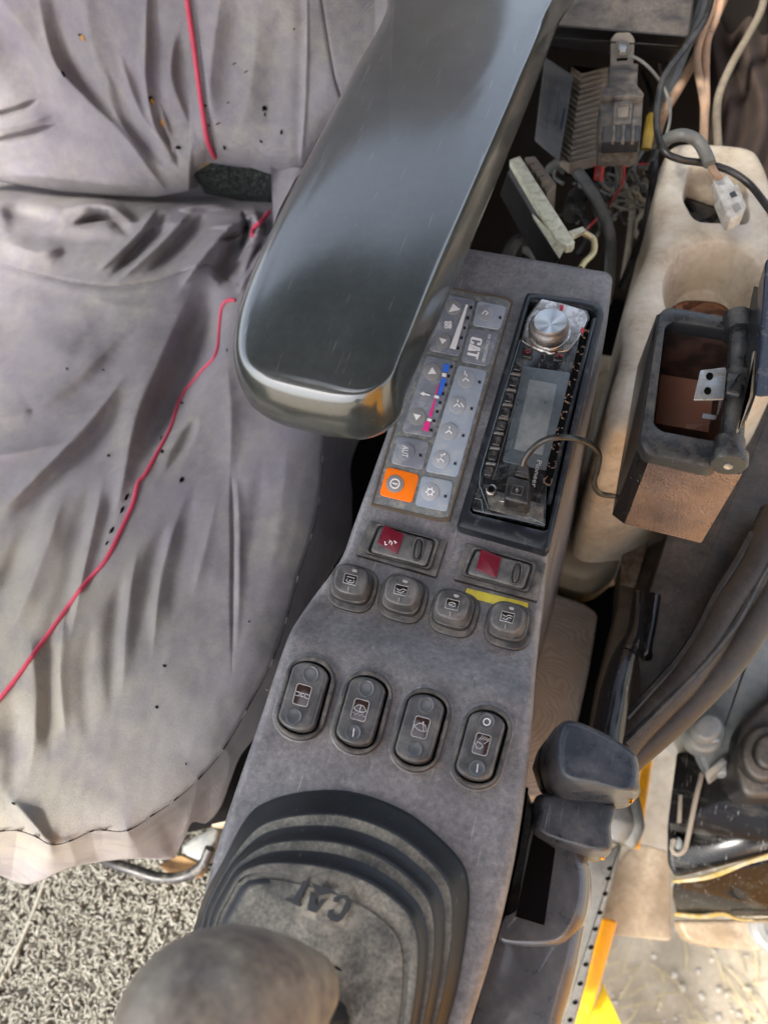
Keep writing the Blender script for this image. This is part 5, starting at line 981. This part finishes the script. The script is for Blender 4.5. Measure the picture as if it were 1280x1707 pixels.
c8 = cr(740, 1280, .4219)
sc_ = thing('side_cover', 'smooth dark plastic cover with a black slot curving down beside the console', 'cover', tuple(hit(900., 1550., .5)))
slab('inner_wall', c8((318, 60), (352, 150), (356, 250), (300, 560), (240, 640), (110, 1120), (40, 1120), (200, 660), (280, 330)), bezelm, sc_, onZ(0), .575, .12, r=4, bev=.003)
pillow('upper_cover', c8((352, 235), (440, 200), (490, 290), (520, 370), (535, 450), (525, 540), (490, 620), (440, 668), (340, 680), (225, 668), (246, 592), (290, 560)), c8((348, 225), (440, 190), (510, 268), (562, 370), (578, 450), (572, 560), (540, 650), (470, 712), (340, 715), (215, 684), (240, 588), (286, 560)), .592, [.590, .586, .565, .560, .558, .560, .566, .576, .582, .586, .590, .591], .50, coverm, sc_, k=7, dome=.001)
slab('slot', c8((352, 262), (440, 322), (396, 624), (283, 590)), holem, sc_, onZ(0), .5940, .0015, bev=0)
pillow('lower_cover', c8((225, 672), (340, 692), (440, 680), (500, 625), (485, 740), (450, 870), (415, 1000), (380, 1170), (60, 1170), (120, 1000)), c8((215, 655), (340, 670), (470, 660), (556, 590), (538, 740), (505, 880), (470, 1000), (430, 1180), (30, 1190), (105, 1000)), .588, [.585, .585, .575, .560, .555, .555, .555, .555, .58, .584], .49, coverm, sc_, k=7, dome=.001)

# ---------------------------------------------------------------- outside the door
yr = hullobj('yellow_rail', [(1074, 1235, -.1), (1092, 1240, -.1), (1066, 1418, -.1), (1046, 1412, -.1), (1074, 1235, -.18), (1092, 1240, -.18), (1066, 1418, -.18), (1046, 1412, -.18)], yellow, bev=.006); tag(yr, 'short yellow painted rail seen behind the grey lever', 'rail')
yr = hullobj('yellow_rail', [c8(p)[0] + (z,) for z in (-.10, -.16) for p in ((618, 590), (686, 606), (560, 1060), (492, 1060))], yellow, bev=.006); tag(yr, 'orange yellow painted rail slanting down beside the side cover', 'rail')
yr = hullobj('yellow_plate', [c8(p)[0] + (z,) for z in (-.2, -.22) for p in ((628, 850), (720, 1060), (550, 1060))], lemon, bev=.004); tag(yr, 'bright lemon yellow plate at the bottom edge', 'plate')
gp_ = c8((560, 345), (640, 330), (700, 300), (700, 330), (655, 500), (600, 690), (560, 860), (505, 1060), (440, 1060), (500, 800), (560, 600))
st = slab('step_edge', gp_, M('step_grey', (.07, .073, .073), .6, dust=(.16, .15, .13), da=.5, ds=30, dcon=.2, bump=.4, bs=200), None, onZ(0), .0, .03, bev=.003); tag(st, 'serrated grey metal step edge with punched holes', 'step')
for p in ((655, 400), (648, 440), (636, 500), (615, 575), (598, 640), (580, 712), (560, 780), (538, 856), (518, 930), (498, 1000)):
    x, y = c8(p)[0]; slab('punched_hole', circ((x, y), 4.5, 3.5, 12), holem, st, onZ(0), .0015, .001, bev=0)
ws = slab('worn_platform', [(1060, 1405), (1118, 1420), (1120, 1570), (1030, 1560), (975, 1560), (1010, 1460)], brownsteel, None, onZ(0), -.45, .04, r=3, bev=.004); tag(ws, 'worn brown metal platform between rail and black cover', 'platform')
ws = slab('concrete_ledge', [(1090, 1225), (1130, 1270), (1128, 1430), (1060, 1408)], M('pale_concrete', (.55, .46, .33), .95, dust=(.65, .58, .45), da=.5, ds=30, bump=.8, bs=60), None, onZ(0), -.75, .1, bev=.004); tag(ws, 'pale dusty concrete ledge in sunlight beyond the yellow rail', 'ledge')
for i, (P, r, m2) in enumerate(((((1022, 1335), (1025, 1372), (1015, 1400)), [.022, .028, .018], greysteel), (((1050, 1330), (1054, 1375), (1044, 1410)), [.012, .016, .010], greysteel))):
    o = tube('grey_handle_end', [hit(*p, -.02) for p in P], r, m2, None, n=20, k=8); tag(o, ['broad pale grey rounded end below the lever', 'narrow pale grey rounded end right of the broad one'][i], 'handle end')
# machine frame under the seal
cz = cr(1000, 860, .2226)
mf = slab('cast_frame', [(1330, 850), (1250, 1000), (1215, 1090), (1180, 1140), (1150, 1170), (1140, 1210), (1180, 1290), (1260, 1300), (1340, 1200)], greysteel, None, onZ(0), .08, .08, r=6, bev=.006); tag(mf, 'dusty grey cast metal frame right of the seal', 'frame')
pv = thing('pivot_bolt', 'large round grey pivot bolt with a raised collar', 'bolt', tuple(hit(1180., 1220., .08)))
slab('collar', circ((1178, 1220), 34, 34), greysteel, pv, onZ(0), .105, .03, bev=.006); slab('head', circ((1181, 1212), 24, 23), greysteel, pv, onZ(0), .128, .03, bev=.005)
slab('bright_edge', [(1160, 1220), (1164, 1216), (1178, 1232), (1200, 1232), (1200, 1237), (1176, 1238)], steel, pv, onZ(0), .1085, .003, bev=.001)
dv = thing('dark_pivot', 'dark round rubber pivot at the right edge', 'pivot', tuple(hit(1275., 1250., .06)))
slab('arm', [(1235, 1205), (1340, 1110), (1340, 1330), (1240, 1330), (1222, 1275)], dirtyblack, dv, onZ(0), .12, .08, r=10, bev=.008); slab('disc', circ((1280, 1255), 44, 48), dirtyblack, dv, onZ(0), .14, .03, bev=.006); slab('hub', circ((1284, 1252), 26, 30), dirtyblack, dv, onZ(0), .152, .03, bev=.006)
gb = thing('glossy_black_cover', 'scratched glossy black machine cover with yellow edges at the lower right', 'cover', tuple(hit(1220., 1430., -.1)))
ztop = .06
hullobj('top_panel', [(1128, 1255, ztop), (1180, 1250, ztop), (1330, 1280, ztop), (1340, 1410, ztop - .02), (1125, 1465, ztop - .02), (1112, 1440, ztop - .02), (1112, 1380, ztop), (1128, 1255, -.05), (1330, 1280, -.05), (1330, 1400, -.05), (1130, 1440, -.05)], blackbox, gb, bev=.008, sharp=180)
hullobj('lower_panel', [(1120, 1472, .03), (1340, 1418, .03), (1345, 1530, -.04), (1128, 1530, -.04), (1120, 1500, .0), (1130, 1480, -.1), (1340, 1500, -.1)], blackbox, gb, bev=.006, sharp=180)
tube('yellow_edge', [hit(x, y, z) for x, y, z in ((1122, 1470, .045), (1180, 1462, .045), (1240, 1440, .045), (1300, 1420, .045), (1340, 1408, .045))], [.002, .0035, .002, .001], M('worn_yellow_edge', (.34, .24, .05), .5, dust=DUST, da=.5), gb)
tube('yellow_edge', [hit(x, y, z) for x, y, z in ((1124, 1524, -.03), (1170, 1528, -.03), (1205, 1524, -.03), (1240, 1534, -.03), (1320, 1530, -.03))], [.0025, .003, .002, .001], M('worn_ochre_edge', (.28, .19, .05), .5, dust=DUST, da=.3), gb)
slab('sill_plate', [(1130, 1535), (1340, 1532), (1340, 1590), (1180, 1580), (1145, 1568)], brownsteel, gb, onZ(0), -.06, .04, r=4, bev=.004)
tube('glass_scrap', pz([(1262, 1540, .0), (1268, 1560, .0), (1290, 1580, .0)]), .012, M('cloudy_plastic', (.22, .22, .21), .3), gb)
tube('latch_rod', pz([(1170, 1290, .078), (1158, 1340, .075), (1146, 1400, .07), (1140, 1418, .07), (1128, 1424, .07), (1120, 1415, .07), (1124, 1400, .07)]), .0030, bracket_m, gb)
slab('latch_pad', circ((1130, 1408), 9, 13), greysteel, gb, onZ(0), .068, .01, bev=.003)
hullobj('metal_tab', [(1172, 1288, .09), (1205, 1262, .095), (1214, 1270, .095), (1180, 1300, .08), (1180, 1310, .06), (1205, 1290, .06)], greysteel, gb, bev=.002)
slab('slit', [(1132, 1325), (1138, 1325), (1136, 1372), (1129, 1372)], bracket_m, gb, onZ(0), .0655, .004, r=2, bev=.001)
# litter on the ground
V = []; Fc = []; r_ = np.random.default_rng(8)
for _ in range(1500):
    x, y = r_.uniform(.0, 1.6), r_.uniform(-.5, 1.2); s_ = r_.uniform(.002, .011); b = len(V); n0 = 7
    z0 = -1.262 
    for lv_, (f, dz) in enumerate(((1, 0), (.8, .5), (.3, .75))):
        for k in range(6): a = k * 1.047 + lv_; V.append([x + s_ * f * math.cos(a) * r_.uniform(.7, 1.1), y + s_ * f * math.sin(a) * r_.uniform(.7, 1.1), z0 + s_ * dz])
    for l in range(2):
        for k in range(6): j = (k + 1) % 6; Fc.append((b + l * 6 + k, b + l * 6 + j, b + l * 6 + 6 + j, b + l * 6 + 6 + k))
    Fc.append(tuple(range(b + 12, b + 18)))
o = mk('pebbles', V, Fc, stonem, None, smooth=True, sharp=50); tag(o, 'small pale stones scattered on the ground', 'stones'); o['kind'] = 'stuff'
V = []; Fc = []
for _ in range(420):
    x, y = r_.uniform(.1, 1.2), r_.uniform(-.5, .6); a = r_.uniform(0, 6.28); L_ = r_.uniform(.03, .14); P = [[x + math.cos(a) * L_ * t + .01 * math.sin(t * 3 + a), y + math.sin(a) * L_ * t, -1.255 + .02 * math.sin(t * 3.1)] for t in np.linspace(0, 1, 5)]
    v_, f_ = tubeV(P, .0016, 3, False); b = len(V); V.extend(v_.tolist()); Fc += [tuple(i + b for i in ff) for ff in f_]
o = mk('dry_straw', V, Fc, straw, None, sharp=180); tag(o, 'dry straw lying over the sandy ground', 'straw'); o['kind'] = 'stuff'

# the machine's own yellow door and body panel to the right, out of the frame (seen in the reflections)
dr = thing('yellow_body_panel', 'yellow painted body panel of the machine, mirrored in the plastic covers', 'body panel', (1.0, -.6, -.3))
boxw('panel', .85, .90, -1.9, -.10, -.3, 1.95, yellow, dr)
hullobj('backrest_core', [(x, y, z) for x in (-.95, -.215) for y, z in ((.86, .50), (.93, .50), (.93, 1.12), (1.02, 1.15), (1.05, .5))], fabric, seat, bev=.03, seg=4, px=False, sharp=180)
